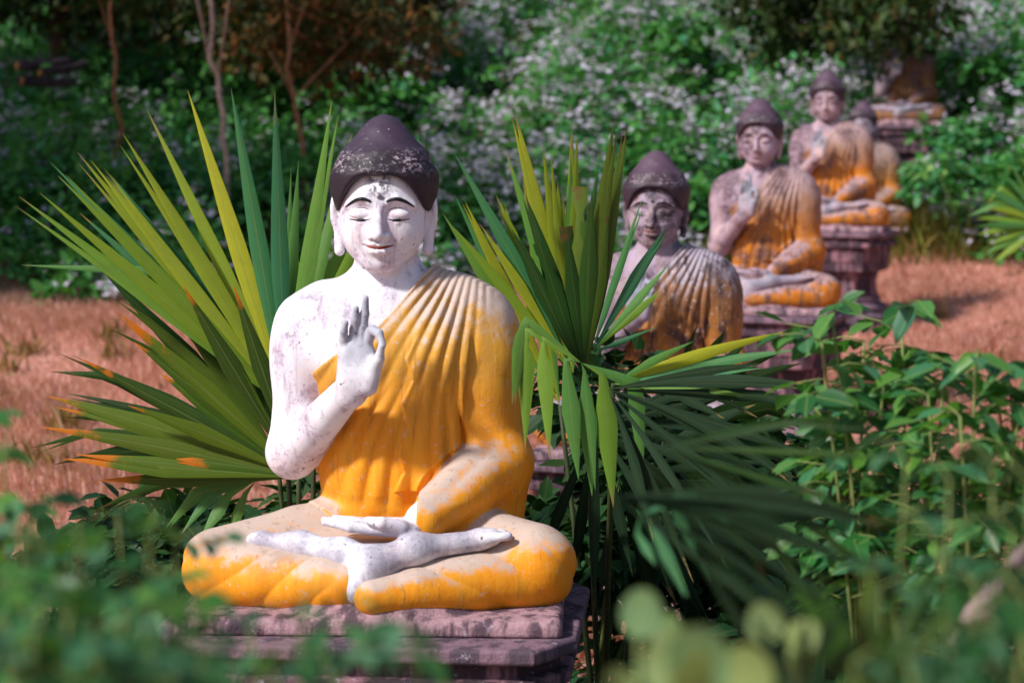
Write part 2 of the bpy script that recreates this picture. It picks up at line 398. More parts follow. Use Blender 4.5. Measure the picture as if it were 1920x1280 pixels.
def cap_profile(z):
    zs = np.array([1.00, 1.12, 1.15, 1.18, 1.205, 1.235, 1.252, 1.266, 1.295, 1.318, 1.345, 1.368, 1.388, 1.400, 1.406])
    rs = np.array([.110, .135, .147, .156, .159, .158, .149, .140, .129, .104, .082, .064, .043, .024, .003])
    return np.interp(z, zs, rs)
def f_hair(P):
    P = P.astype(np.float32); x, y, z = P.T
    yy = (y-.012)/1.07
    r = np.sqrt(x*x+yy*yy)
    d = (r-(cap_profile(z-.004)+cap_profile(z)+cap_profile(z+.004))/3)*.75
    d = np.maximum(d, (z-1.406))
    front = np.clip((.06-y)/.12, 0, 1)
    zl = 1.229-.088*np.clip(np.abs(x)/.116, 0, 1.2)**3.2
    zl = zl*front+(1-front)*(1.150-.9*np.maximum(y-.03, 0))
    zl = np.maximum(zl, 1.03)
    d = smx(d, (zl-z)*.8, .020)
    return d-.0012*np.sin(x*70+z*30)*np.sin(y*60+z*45)

def surfnet(f, xs, ys, zs, name):
    B = 8
    def pad(a):
        n = (-len(a)) % B; st = a[-1]-a[-2]
        return np.concatenate([a, a[-1]+st*np.arange(1, n+1)]).astype(np.float32)
    xs, ys, zs = pad(xs), pad(ys), pad(zs); nx, ny, nz = len(xs), len(ys), len(zs)
    cx, cy, cz = [a.reshape(-1, B) for a in (xs, ys, zs)]
    hx, hy, hz = [(a[:, -1]-a[:, 0])*.5+(a[:, 1]-a[:, 0]) for a in (cx, cy, cz)]
    mx, my, mz = [a.mean(1) for a in (cx, cy, cz)]
    G = np.stack(np.meshgrid(mx, my, mz, indexing='ij'), -1).reshape(-1, 3)
    Hd = np.sqrt(hx[:, None, None]**2+hy[None, :, None]**2+hz[None, None, :]**2).ravel()
    fb = f(G)
    keep = np.nonzero(np.abs(fb) < Hd*1.35+.022)[0]
    D = np.empty((nx, ny, nz), np.float32)
    D.reshape(nx//B, B, ny//B, B, nz//B, B)[:] = np.where(fb > 0, 1., -1.).reshape(nx//B, 1, ny//B, 1, nz//B, 1)
    bi, bj, bk = np.unravel_index(keep, (nx//B, ny//B, nz//B)); r = np.arange(B)
    for s in range(0, len(keep), 3000):
        I = (bi[s:s+3000, None]*B+r)[:, :, None, None]; J = (bj[s:s+3000, None]*B+r)[:, None, :, None]; K = (bk[s:s+3000, None]*B+r)[:, None, None, :]
        I, J, K = np.broadcast_arrays(I, J, K)
        Q = np.stack([xs[I.ravel()], ys[J.ravel()], zs[K.ravel()]], -1)
        D[I.ravel(), J.ravel(), K.ravel()] = f(Q)
    S = D < 0
    sub = [(a, b, c) for a in (0, 1) for b in (0, 1) for c in (0, 1)]
    def sl_(A, o): return A[o[0]:nx-1+o[0], o[1]:ny-1+o[1], o[2]:nz-1+o[2]]
    cnt = sum(sl_(S, o).astype(np.int8) for o in sub)
    act = (cnt > 0) & (cnt < 8); ci, cj, ck = np.nonzero(act); n = len(ci)
    idx = np.full(act.shape, -1, np.int32); idx[act] = np.arange(n)
    acc = np.zeros((n, 3)); num = np.zeros(n)
    Xs = (xs, ys, zs)
    for a in sub:
        for ax in range(3):
            if a[ax] == 1: continue
            b = list(a); b[ax] = 1
            da = D[ci+a[0], cj+a[1], ck+a[2]]; db = D[ci+b[0], cj+b[1], ck+b[2]]
            m = (da < 0) != (db < 0); t = np.where(m, da/(da-db+1e-20), 0)
            base = [xs[ci+a[0]], ys[cj+a[1]], zs[ck+a[2]]]
            A = Xs[ax]; c0 = (ci, cj, ck)[ax]
            base[ax] = A[c0]+t*(A[c0+1]-A[c0])
            acc += np.stack(base, -1)*m[:, None]; num += m
    V = acc/np.maximum(num, 1)[:, None]
    Q = []
    for ax in range(3):
        o = [slice(1, -1)]*3; o[ax] = slice(0, -1); o2 = list(o); o2[ax] = slice(1, None)
        s0 = S[tuple(o)]; s1 = S[tuple(o2)]; ii = np.nonzero(s0 != s1)
        flip = s0[ii]
        g = [ii[0]+(ax != 0), ii[1]+(ax != 1), ii[2]+(ax != 2)]
        u, v = [(1, 2), (2, 0), (0, 1)][ax]
        def cid(du, dv):
            c = [g[0].copy(), g[1].copy(), g[2].copy()]; c[u] -= du; c[v] -= dv
            c = [np.clip(q, 0, sh-1) for q, sh in zip(c, idx.shape)]
            return idx[c[0], c[1], c[2]]
        q = np.stack([cid(1, 1), cid(0, 1), cid(0, 0), cid(1, 0)], -1)
        q[~flip] = q[~flip][:, ::-1]
        Q.append(q[(q >= 0).all(1)])
    Q = np.concatenate(Q)
    return mkmesh(name, V, Q, np.full(len(Q), 4))

def axis(segs):
    out = []
    for a, b, h in segs: out.append(np.arange(a, b-1e-6, h))
    return np.concatenate(out)

def surf_y(x, z, f=f_head, y0=-.22):
    """front surface of the head at (x,z)"""
    ys = np.linspace(y0, 0, 500); P = np.stack([np.full(500, x), ys, np.full(500, z)], -1).astype(np.float32)
    d = f(P); i = np.nonzero(d < 0)[0]
    return ys[i[0]] if len(i) else 0

import time; T0 = time.time()
bodyM = surfnet(f_body, axis([(-.58, -.16, .0055), (-.16, .16, .0024), (.16, .60, .0055)]),
                axis([(-.50, -.36, .005), (-.36, -.24, .0035), (-.24, -.06, .0024), (-.06, .30, .006)]),
                axis([(.0, .55, .0055), (.55, .90, .004), (.90, 1.20, .0023), (1.20, 1.34, .006)]), 'buddha_body')
print('body', len(bodyM.polygons), time.time()-T0)
robeM = surfnet(f_robe, axis([(-.60, -.22, .0045), (-.22, .30, .0034), (.30, .62, .0042)]), axis([(-.52, .0, .0034), (.0, .32, .008)]), axis([(.0, .26, .0045), (.26, 1.02, .0036)]), 'buddha_robe')
print('robe', len(robeM.polygons), time.time()-T0)
hairM = surfnet(f_hair, axis([(-.20, .20, .004)]), axis([(-.20, .22, .004)]), axis([(.98, 1.43, .004)]), 'buddha_hair')
print('hair', time.time()-T0)
def f_base(P):
    P = P.astype(np.float32); x, y, z = P.T
    q = np.abs(np.stack([x, y+.08, z-.012], -1))-np.float32([.50, .345, .012]); d = np.sqrt((np.maximum(q, 0)**2).sum(-1))+np.minimum(q.max(-1), 0)-.022
    d = sm(d, ell(P, (.02, -.20, .045), (.30, .235, .068)), .03)
    return np.maximum(d, -z)
baseM = surfnet(f_base, axis([(-.56, .56, .008)]), axis([(-.52, .34, .008)]), axis([(-.02, .16, .006)]), 'statue_base')

def brow_mesh(sg):
    m = MB(); pts = []; rs = []
    for i in range(13):
        u = i/12; x = sg*(.022+.076*u); z = 1.1475+.0165*math.sin(math.pi*(.12+.88*u)**.9)-.008*u*u
        pts.append((x, surf_y(x, z)-.0002, z)); rs.append(.0014+.0042*math.sin(math.pi*min(1, .12+.86*u))**.8)
    m.tube(pts, np.array(rs), 8); return m.mesh('eyebrow')
def eye_mesh(sg):
    m = MB(); V = []; F = []
    for i in range(9):
        u = i/8*2-1; x = sg*(.0515+.0150*u); z = 1.1030; hh = .0080*math.sqrt(max(0, 1-u*u))+.0006
        y = min(surf_y(x, z+.005), surf_y(x, z-.004))+.0006
        V += [(x, y, z+hh*.55), (x, y-.0018, z-.0), (x, y, z-hh), (x, y+.006, z)]
    F = [(i*4+k, i*4+(k+1) % 4, i*4+4+(k+1) % 4, i*4+4+k) for i in range(8) for k in range(4)]+[(0, 1, 2, 3), (32, 33, 34, 35)]
    m.add(V, F); return m.mesh('eye')
def lip_mesh():
    m = MB(); pts = []; rs = []
    for i in range(15):
        u = i/14*2-1; x = .040*u; z = 1.0262+.0055*u*u
        pts.append((x, surf_y(x, z)+.0004, z)); rs.append(.0014+.0040*(1-u*u))
    m.tube(pts, np.array(rs), 6); return m.mesh('mouth_line')
def lid_mesh(sg):  # lash line and upper lid crease shadow, both drawn as dark tubes
    m = MB()
    for zz, hh, x0, x1, rr in ((1.1310, .0075, .024, .080, .0015), (1.1065, -.0040, .021, .085, .0029)):
        pts = []; rs = []
        for i in range(13):
            u = i/12; x = sg*(x0+(x1-x0)*u); z = zz+hh*math.sin(math.pi*u); pts.append((x, surf_y(x, z)+.0003, z)); rs.append(rr*(.4+.6*math.sin(math.pi*u)))
        m.tube(pts, np.array(rs), 6)
    return m.mesh('lash_and_lid_shadow')
lidM = [lid_mesh(-1), lid_mesh(1)]
browM = [brow_mesh(-1), brow_mesh(1)]; eyeM = [eye_mesh(-1), eye_mesh(1)]; lipM = lip_mesh()
print('face', time.time()-T0)

M_black = plain_mat('black_paint', (.012, .010, .013), .45); M_lip = plain_mat('lip_brown', (.20, .03, .018), .5); M_lid = plain_mat('lash_shadow_brown', (.055, .03, .025), .6)
def statue(loc, yaw, sc, label, skin, robe, hair, base, off):
    r = empty('buddha_statue', loc, yaw, sc)
    tag(r, label, 'statue', 'seated Buddha statues in a row')
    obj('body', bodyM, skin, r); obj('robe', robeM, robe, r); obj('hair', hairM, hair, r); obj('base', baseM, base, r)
    for i in (0, 1):
        obj('eyebrow', browM[i], M_black, r); obj('eye', eyeM[i], M_black, r); obj('lash_and_lid_shadow', lidM[i], M_lid, r)
    obj('mouth_line', lipM, M_lip, r)
    return r

# pedestals: stepped mouldings with cut corners
def ped_tier(prof, hx, hy, cx=.10, cy=.16, n=3):
    """prof: (grow, z) list from top to bottom"""
    V = []; m = 8
    for g, z in prof:
        a, b = hx+g, hy+g
        V += [(a-cx, -b, z), (a, -b+cy, z), (a, b-cy, z), (a-cx, b, z), (-a+cx, b, z), (-a, b-cy, z), (-a, -b+cy, z), (-a+cx, -b, z)]
    F = [(i*m+k, i*m+(k+1) % m, (i+1)*m+(k+1) % m, (i+1)*m+k) for i in range(len(prof)-1) for k in range(m)]
    F = [f[::-1] for f in F]
    F.append(tuple(range(m))); F.append(tuple(range((len(prof)-1)*m, len(prof)*m))[::-1])
    return V, F
PED = [('top_slab', [(.012, 0), (.018, -.006), (.018, -.034), (.010, -.042)]),
       ('cornice', [(-.03, -.042), (-.03, -.085), (.0, -.09), (.0, -.125), (-.035, -.13)]),
       ('shaft', [(-.045, -.13), (-.05, -.20), (-.06, -.27), (-.06, -.33), (-.13, -.345), (-.15, -.42), (-.15, -.50), (-.135, -.56)]),
       ('plinth', [(-.12, -.56), (-.12, -.61), (-.07, -.64), (-.07, -.69), (-.02, -.71), (-.02, -1.15)])]
pedM = {}
for nm, prof in PED:
    m = MB(); V, F = ped_tier(prof, .56, .46); m.add(V, F)
    if nm == 'shaft':      # raised panels
        for s in (-1, 0, 1):
            x0, x1 = s*.26-.115, s*.26+.115; y0 = -.46+.052; y1 = -.46+.068
            a, b = -.15, -.25
            Vb = [(x0, y0-.012, a), (x1, y0-.012, a), (x1, y0-.006, b), (x0, y0-.006, b), (x0, y1+.02, a), (x1, y1+.02, a), (x1, y1+.02, b), (x0, y1+.02, b)]
            m.add(Vb, [(0, 3, 2, 1), (0, 1, 5, 4), (1, 2, 6, 5), (2, 3, 7, 6), (3, 0, 4, 7), (4, 5, 6, 7)])
    pedM[nm] = m.mesh('pedestal_'+nm, False)
def pedestal(loc, yaw, sc, label, mats):
    r = empty('statue_pedestal', loc, yaw, sc); tag(r, label, 'pedestal', 'stone pedestals under the statues')
    for i, (nm, _) in enumerate(PED):
        o = obj(nm, pedM[nm], mats[i], r)
        b = o.modifiers.new('bevel', 'BEVEL'); b.width = .008; b.segments = 2; b.limit_method = 'ANGLE'
    return r

# ------------------------------------------------------------------ terrain
XS = [0, 9, 13, 17, 20, 24, 30, 60, 150]; ZS = [0, 0, .30, .66, .82, 1.75, 3.6, 14, 60]
def ground(x, y):
    x = np.asarray(x, float); y = np.asarray(y, float)
    return np.interp(y+.06*x, XS, ZS)+.05*np.sin(x*.9+y*.5)*np.clip((y-9)/5, 0, 1)+.25*np.sin(x*.33+1)*np.clip((y-22)/8, 0, 1)
gx = np.concatenate([np.linspace(-150, -18, 12), np.linspace(-16, 16, 81), np.linspace(18, 150, 12)]); gy = np.concatenate([np.linspace(-60, 0, 8), np.linspace(1, 40, 120), np.linspace(45, 150, 12)])
GX, GY = np.meshgrid(gx, gy, indexing='ij'); GZ = ground(GX, GY)
V = np.stack([GX, GY, GZ], -1).reshape(-1, 3); ny = len(gy)
I, J = np.meshgrid(np.arange(len(gx)-1), np.arange(ny-1), indexing='ij'); b = (I*ny+J).ravel()
t = NT('soil'); n1 = t.noise(t.coord(), 1.3, 8, .65); n2 = t.noise(t.coord(), 14, 6, .7)
c = t.mix(t.ramp(n1, .35, .65), (.54, .25, .20), (.68, .34, .28)); c = t.mix(t.ramp(n2, .5, .7), c, (.20, .09, .05))
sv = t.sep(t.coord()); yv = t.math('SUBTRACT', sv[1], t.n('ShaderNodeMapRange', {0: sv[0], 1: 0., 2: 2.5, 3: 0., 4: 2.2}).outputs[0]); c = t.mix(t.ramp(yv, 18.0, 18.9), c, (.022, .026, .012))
M_soil = t.done(c, .95, t.bump(n2, .6, .03), .1)
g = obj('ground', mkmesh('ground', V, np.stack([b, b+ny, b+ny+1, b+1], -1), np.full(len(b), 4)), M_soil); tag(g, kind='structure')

# ------------------------------------------------------------------ statues
# px, seat row, depth, scale(1 = 1.40 m), apparent yaw
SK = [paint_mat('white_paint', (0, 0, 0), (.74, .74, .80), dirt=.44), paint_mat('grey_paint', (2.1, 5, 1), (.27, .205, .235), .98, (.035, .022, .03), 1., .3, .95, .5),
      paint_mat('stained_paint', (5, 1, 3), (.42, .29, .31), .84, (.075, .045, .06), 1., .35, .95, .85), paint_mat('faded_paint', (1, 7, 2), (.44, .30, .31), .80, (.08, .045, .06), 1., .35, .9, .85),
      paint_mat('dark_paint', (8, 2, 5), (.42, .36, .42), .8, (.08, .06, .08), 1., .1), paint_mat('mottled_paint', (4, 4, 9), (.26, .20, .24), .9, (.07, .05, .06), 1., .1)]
RB = [robe_mat('yellow_robe', (0, 0, 0), (.76, .27, .010), (.54, .275, .045), (.52, .40, .34), dirt=.28, dark=(.20, .10, .045), flk=.4), robe_mat('brown_robe', (3, 2, 1), (.55, .19, .02), (.22, .095, .045), (.34, .29, .35), .66, (.050, .028, .035)),
      robe_mat('ochre_robe', (6, 1, 2), (.52, .16, .010), (.25, .125, .04), (.38, .26, .28), .62), robe_mat('orange_robe', (1, 8, 2), (.54, .17, .010), (.26, .13, .04), (.40, .27, .28), .60),
      robe_mat('worn_robe', (2, 3, 9), (.48, .17, .012), (.24, .12, .04), (.30, .21, .20), .6), robe_mat('dark_brown_robe', (7, 3, 3), (.26, .095, .012), (.15, .075, .022), (.16, .12, .13), .8)]  # last robe is a darker brown than the others
HR = [hair_mat('hair_black', (0, 0, 0), lite=.85)]+[hair_mat('hair_weathered', (i*2., 1, 3), (.038, .022, .034), .45) for i in range(1, 6)]
ST = [stone_mat('pedestal_stone', (i*3., i, 2), (.055, .032, .045), (.26, .13, .16), amt=.32) for i in range(6)]; SP = [stone_mat('pale_stone', (i*2., 4, i), (.09, .062, .085), (.22, .13, .17), .48) for i in range(6)]
BS = [stone_mat('base_plaster', (i*1.3, 4, i), (.10, .06, .08), (.40, .24, .27), .50) for i in range(6)]
POS = [(720, 1125, 5.76, 1.0, 6, 'white faced Buddha statue in bright yellow robe, largest and nearest of the row', 'dark stone pedestal below the large white faced Buddha'),
       (1230, 844, 9.33, 1.0, 8, 'grey stained Buddha statue with brown robe, partly behind green palm blades', 'pedestal under the brown robed Buddha, hidden by palm fronds'),
       (1424, 582, 13.15, 1.0, 8, 'ochre robed Buddha statue seated between the brown robed one and the tall pedestal', 'low grey pedestal under the ochre robed Buddha statue'),
       (1551, 432, 17.4, 1.0, 7, 'orange robed Buddha statue with raised hand on the tall moulded pedestal', 'tall moulded dark pedestal standing on the red ground'),
       (1618, 432, 21.6, 1.0, 7, 'dark faced Buddha statue half hidden behind the one on the tall pedestal', 'dark spotted pedestal half hidden behind the tall moulded one'),
       (1692, 236, 24.6, 1.0, 6, 'farthest Buddha statue up in the flowering bushes, head under dark leaves', 'mossy pedestal among the flowering bushes on the slope')]
for i, (px, py, Y, s, ay, lab, pl) in enumerate(POS):
    p = at(px, py, Y); yaw = R(-ay)+math.atan2(-p[0], Y)*1.0
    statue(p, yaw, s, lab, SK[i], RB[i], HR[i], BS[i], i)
    c, sn = math.cos(yaw), math.sin(yaw)
    pp = (p[0]+.08*sn, p[1]-.08*c, p[2]-.0005)
    pedestal(pp, yaw+R(-3 if i == 0 else -6), s, pl, (SP[i], ST[i], ST[i], SP[i]))

# ------------------------------------------------------------------ palms
M_palm = [leaf_mat('palm_bright_green', [(.03, .22, .12), (.06, .25, .07), (.18, .34, .03), (.46, .48, .03), (.14, .28, .02)], .38, .42, .3, hi=.8, tipcol=(.30, .22, .08), tipat=.93, blotch=.12, stripe=.35),  # leaf tones from blue green to yellow, varied per blade
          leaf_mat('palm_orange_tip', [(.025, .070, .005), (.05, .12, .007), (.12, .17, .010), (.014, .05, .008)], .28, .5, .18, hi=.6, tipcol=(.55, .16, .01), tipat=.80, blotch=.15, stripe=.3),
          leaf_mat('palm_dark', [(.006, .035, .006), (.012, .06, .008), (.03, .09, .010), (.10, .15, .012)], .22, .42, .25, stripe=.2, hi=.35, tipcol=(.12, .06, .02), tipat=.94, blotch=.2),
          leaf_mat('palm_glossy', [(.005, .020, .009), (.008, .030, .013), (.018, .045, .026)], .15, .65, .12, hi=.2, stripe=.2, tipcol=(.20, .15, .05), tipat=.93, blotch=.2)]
M_pet = plain_mat('petiole', (.035, .05, .015), .6)
def blade(m, c, tip, W, *a_, **k_):
    blade1(m, c, tip, W, *a_, **k_)
    if not k_.get('blunt') and not (len(a_) > 8 and a_[8]) and random.random() < .45:
        t_ = np.asarray(tip, float); v = t_-np.asarray(c, float); o = nrm(np.cross(v, [0, -1., 0]))*np.linalg.norm(v)*random.choice([-1, 1])*random.uniform(.012, .03)
        blade1(m, np.asarray(c, float)+[0, .002, 0], t_+o-v*random.uniform(0, .05), W*.7, *a_, **k_)
def blade1(m, c, tip, W, dth=.16, sag=.05, twist=0., kink=None, a=None, fold=.30, facing=None, blunt=False, mx=.46):
    c = np.asarray(c, float); tip = np.asarray(tip, float); v = tip-c; L = np.linalg.norm(v)
    up = np.array([0, 0, 1.]); mid = (c+tip)/2+up*L*sag if kink is None else np.asarray(kink, float)
    n = 14; V = []; uv = []
    fc = np.array([0, -1, .15]) if facing is None else np.asarray(facing, float)
    for i in range(n+1):
        s = i/n
        if kink is None: p = (1-s)**2*c+2*s*(1-s)*mid+s*s*tip; dd = 2*(1-s)*(mid-c)+2*s*(tip-mid)
        else:
            l1 = np.linalg.norm(mid-c); l2 = np.linalg.norm(tip-mid); k = l1/(l1+l2)
            if s < k: p = c+(mid-c)*s/k; dd = mid-c
            else: p = mid+(tip-mid)*(s-k)/(1-k); dd = tip-mid
            if abs(s-k) < .08: dd = nrm(mid-c)+nrm(tip-mid)
        dd = nrm(dd); side = nrm(np.cross(dd, fc)); nn = np.cross(side, dd)
        an = twist*(.3+s); side2 = side*math.cos(an)+nn*math.sin(an); nn2 = np.cross(side2, dd)
        wd = min(W*(.75+.25*s/mx) if s < mx else W*max(0, 1-((s-mx)/(1-mx))**1.25), s*L*dth)
        if blunt and s > .86: wd = W*.72
        if i == n and not blunt: wd = W*.015
        for e in (-1, 0, 1):
            V.append(p+side2*wd*.5*e*math.cos(fold)-(nn2*wd*.5*math.sin(fold) if e else 0)*np.sign(np.dot(nn2, fc)+1e-9)); uv.append(((e+1)/2, s))
    F = []
    for i in range(n):
        for k in (0, 1): F.append((i*3+k, i*3+k+1, i*3+4+k, i*3+3+k))
    m.add(V, F, uv, random.random() if a is None else a)
def frond(root, cpx, Yc, tips, W, mat, dth=.17, sag=.03, base=None, yaw=.25, tY=0., pal=None, r=.007, fold=.3, facing=None):
    c = at(*cpx, Yc); m = MB()
    for i, tp in enumerate(tips):
        px, py = tp[:2]; o = tp[2] if len(tp) > 2 else {}
        Yt = Yc+tY+o.get('dy', random.uniform(-.06, .06)); tip = at(px, py, Yt)
        k = o.get('k'); k = None if k is None else at(k[0], k[1], Yc+tY*.5)
        blade(m, c, tip, W*o.get('w', random.uniform(.85, 1.12)), dth, o.get('sag', sag+random.uniform(-.02, .02)), random.uniform(-yaw, yaw), k,
              o.get('a', random.random() if pal is None else random.uniform(*pal)), fold, facing, o.get('blunt', False))
    f = m.build('frond', mat, root)
    if base is not None:
        b = MB(); mid = (c+np.asarray(base))/2+np.array([0, .0, .08]); s_ = np.linspace(0, 1, 9)[:, None]
        b.tube((1-s_)**2*np.asarray(base)+2*s_*(1-s_)*mid+s_*s_*c, np.linspace(r*1.6, r, 9)); b.build('petiole', M_pet, f)
    return f
def fan(cpx, a0, a1, L, n, jit=.16):
    """pixel tips of a fan: angles in degrees counter-clockwise from right, L in pixels"""
    out = []
    for i in range(n):
        a = R(a0+(a1-a0)*i/(n-1)+random.uniform(-5, 5)); l = L*(1-.18*abs(2*i/(n-1)-1)**2)*random.uniform(1-jit, 1+jit)
        t_ = (cpx[0]+l*math.cos(a), cpx[1]-l*math.sin(a)); o = {}
        if random.random() < .25: k_ = random.uniform(.55, .75); o['k'] = (cpx[0]+(t_[0]-cpx[0])*k_+random.uniform(-8, 8), cpx[1]+(t_[1]-cpx[1])*k_-random.uniform(5, 25)); t_ = (t_[0], t_[1]+random.uniform(10, 60))
        o['w'] = random.uniform(.6, 1.25); o['sag'] = random.uniform(0, .14); out.append((*t_, o))
    return out
# left palm, behind the main statue
b1 = (at(560, 1500, 6.3)); b1[2] = 0
pl = empty('fan_palm', b1); tag(pl, 'fan palm spreading long yellow green blades left of the white faced Buddha', 'palm', 'fan palms around the statues')
pl_inv = Vector(b1)
D = dict
frond(pl, (535, 760), 6.25, [(35, 368, D(a=.45)), (75, 362, D(a=.95)), (95, 305, D(a=.08)), (145, 285, D(a=.9)), (110, 330, D(a=.98)), (170, 300, D(a=.65, w=.9)), (230, 250, D(a=.62)), (275, 205, D(a=.58)),
      (352, 170, D(a=.75, w=1.15)), (433, 165, D(a=.10, w=1.15)), (515, 170, D(a=.02, w=1.15)), (622, 190, D(a=.38, w=1.05)), (690, 330, D(a=.4)), (740, 300, D(a=.5)),
      (40, 497, D(k=(330, 510), a=.28, w=.8)), (150, 400, D(a=.02)), (200, 330, D(a=.05)), (560, 300, D(a=.3, dy=.2)), (660, 250, D(a=.35, dy=.2))], .053, M_palm[0], .15, .015, b1+[0, .02, .2], .35)
frond(pl, (560, 895), 6.02, [(220, 583), (343, 535), (437, 533), (470, 600), (150, 672), (88, 742), (75, 800), (120, 860), (250, 640), (300, 700), (385, 620), (180, 900), (510, 620), (240, 760), (330, 860)], .070, M_palm[1], .17, .02, b1+[0, .04, .15], .3)
frond(pl, (520, 850), 6.4, fan((520, 850), 95, 200, 430, 16), .06, M_palm[2], .17, .03, b1+[0, .1, .1], .5)
frond(pl, (480, 900), 6.1, [(340, 1000, D(k=(400, 920))), (375, 1010, D(k=(430, 925))), (430, 1000, D(k=(460, 925))), (310, 990, D(k=(370, 925)))], .05, M_palm[0], .3, 0, None, .2, pal=(.2, .4))
frond(pl, (590, 700), 6.5, [(595, 440), (510, 450), (480, 560), (640, 420), (540, 410), (600, 560), (450, 500)], .04, M_palm[0], .12, .02, b1+[.03, .06, .1], .5, pal=(.4, 1))
for c in pl.children: c.location = -pl_inv
# right palm, between the two nearest statues
b2 = at(1130, 1500, 6.45); b2[2] = 0
pr = empty('fan_palm', b2); tag(pr, 'dark green fan palm with cut blade tips between the white faced and brown robed Buddhas', 'palm', 'fan palms around the statues')
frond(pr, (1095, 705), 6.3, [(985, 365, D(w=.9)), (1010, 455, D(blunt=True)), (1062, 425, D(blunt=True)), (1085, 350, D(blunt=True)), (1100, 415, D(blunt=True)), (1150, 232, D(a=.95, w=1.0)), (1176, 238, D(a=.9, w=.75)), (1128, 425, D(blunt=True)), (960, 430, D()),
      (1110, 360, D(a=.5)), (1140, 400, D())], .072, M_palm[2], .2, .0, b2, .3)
frond(pr, (1075, 700), 6.45, [(852, 288, D(a=.08)), (966, 212, D(a=.8)), (947, 280, D(a=.35)), (1018, 275, D(a=.65)), (1072, 232, D(a=.7)), (1082, 250, D(a=.6)), (1070, 290, D(a=.3)), (1122, 308, D(a=.2)), (850, 425, D(a=.95)), (930, 365, D(a=.9)), (1045, 340, D(a=.6)),
      (1008, 340, D(a=.9)), (900, 420, D(a=.7))], .055, M_palm[0], .12, .02, None, .4)
frond(pr, (1050, 760), 6.6, [(852, 365, D(a=.2)), (872, 378, D(a=.75)), (830, 400, D(a=.4)), (905, 440), (940, 380), (980, 330), (1010, 420)], .05, M_palm[0], .12, .02, b2, .4)
frond(pr, (1110, 660), 6.2, [(1250, 425, D(a=.0)), (1253, 497, D(a=.3)), (1238, 545, D(a=.5)), (1235, 612, D(a=.05, w=.35)), (1180, 640, D(a=.05, w=.35)), (1205, 370, D(a=.2, w=.6))], .042, M_palm[0], .14, .01, None, .3)
# drooping frond in front
frond(pr, (1090, 680), 5.55, [(985, 840, D(k=(985, 615))), (1030, 860, D(k=(1018, 630))), (1085, 900, D(k=(1060, 670))), (1150, 950, D(k=(1130, 700))), (1205, 900, D(k=(1190, 720))), (960, 760, D(k=(985, 600))), (1110, 930, D(k=(1095, 690)))],
      .060, M_palm[0], .35, .0, None, .3, pal=(.25, .5))
frond(pr, (1150, 720), 5.6, [(1480, 620, D(a=.75, w=.7)), (1500, 655, D(w=.7)), (1430, 690, D(a=.1, w=.6)), (1400, 740, D(a=.4, w=.6)), (1300, 640, D(a=.3, w=.5))], .055, M_palm[0], .2, .02, b2, .4, tY=-.2)
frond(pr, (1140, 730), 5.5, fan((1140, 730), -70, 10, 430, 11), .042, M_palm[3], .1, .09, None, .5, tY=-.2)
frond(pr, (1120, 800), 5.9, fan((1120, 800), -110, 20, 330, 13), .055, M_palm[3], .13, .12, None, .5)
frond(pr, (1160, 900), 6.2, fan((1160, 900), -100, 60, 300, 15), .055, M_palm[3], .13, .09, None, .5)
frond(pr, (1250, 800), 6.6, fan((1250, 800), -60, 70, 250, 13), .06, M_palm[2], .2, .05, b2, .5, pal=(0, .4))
for c in pr.children: c.location = -Vector(b2)
# near palm, lower right, out of focus
b3 = at(1500, 2400, 2.7); b3[2] = 0
pn = empty('fan_palm', b3); tag(pn, 'out of focus dark palm arching over the round pale leaves at the lower right', 'palm', 'fan palms around the statues')
frond(pn, (1200, 965), 3.0, [(1400, 1010, D(k=(1290, 925))), (1330, 1090, D(k=(1260, 945))), (1290, 1120, D(k=(1220, 980))), (1230, 1060, D(k=(1195, 1000)))], .020, M_palm[0], .3, 0, None, .3, pal=(.0, .15))
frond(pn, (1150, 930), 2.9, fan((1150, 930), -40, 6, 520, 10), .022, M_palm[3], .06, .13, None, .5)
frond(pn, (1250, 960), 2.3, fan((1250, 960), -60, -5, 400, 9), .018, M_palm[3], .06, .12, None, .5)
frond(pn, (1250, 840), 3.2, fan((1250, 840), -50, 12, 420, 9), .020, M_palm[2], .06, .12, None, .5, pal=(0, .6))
frond(pn, (1640, 1340), 1.9, fan((1640, 1340), 50, 130, 300, 10), .020, M_palm[2], .2, .05, b3, .4, pal=(.4, 1))
frond(pn, (1500, 1330), 1.9, fan((1500, 1330), 40, 150, 200, 10), .020, M_palm[3], .2, .05, None, .4)
for c in pn.children: c.location = -Vector(b3)
b4 = at(1960, 470, 16.5); b4[2] = ground(b4[0], b4[1])
pf = empty('fan_palm', b4); tag(pf, 'small light green palm at the edge of the red grass near the flowering slope', 'palm', 'fan palms around the statues')
frond(pf, (1960, 425), 16.4, fan((1960, 425), 95, 215, 135, 18), .09, M_palm[0], .2, .02, b4, .4, pal=(.15, .6))
frond(pf, (1985, 400), 16.6, fan((1985, 400), 60, 190, 130, 14), .10, M_palm[2], .2, .02, b4, .4)
for c in pf.children: c.location = -Vector(b4)
print('palms', time.time()-T0)

def veg_noise(x, y):
    return .5+.25*np.sin(x*1.3+.7*np.sin(y*.9))+.25*np.sin(y*1.9+x*.6+1.3*np.sin(x*.7))
def gr(px, Y): return np.array([(px-960)*Y/FPX, Y, 0.])
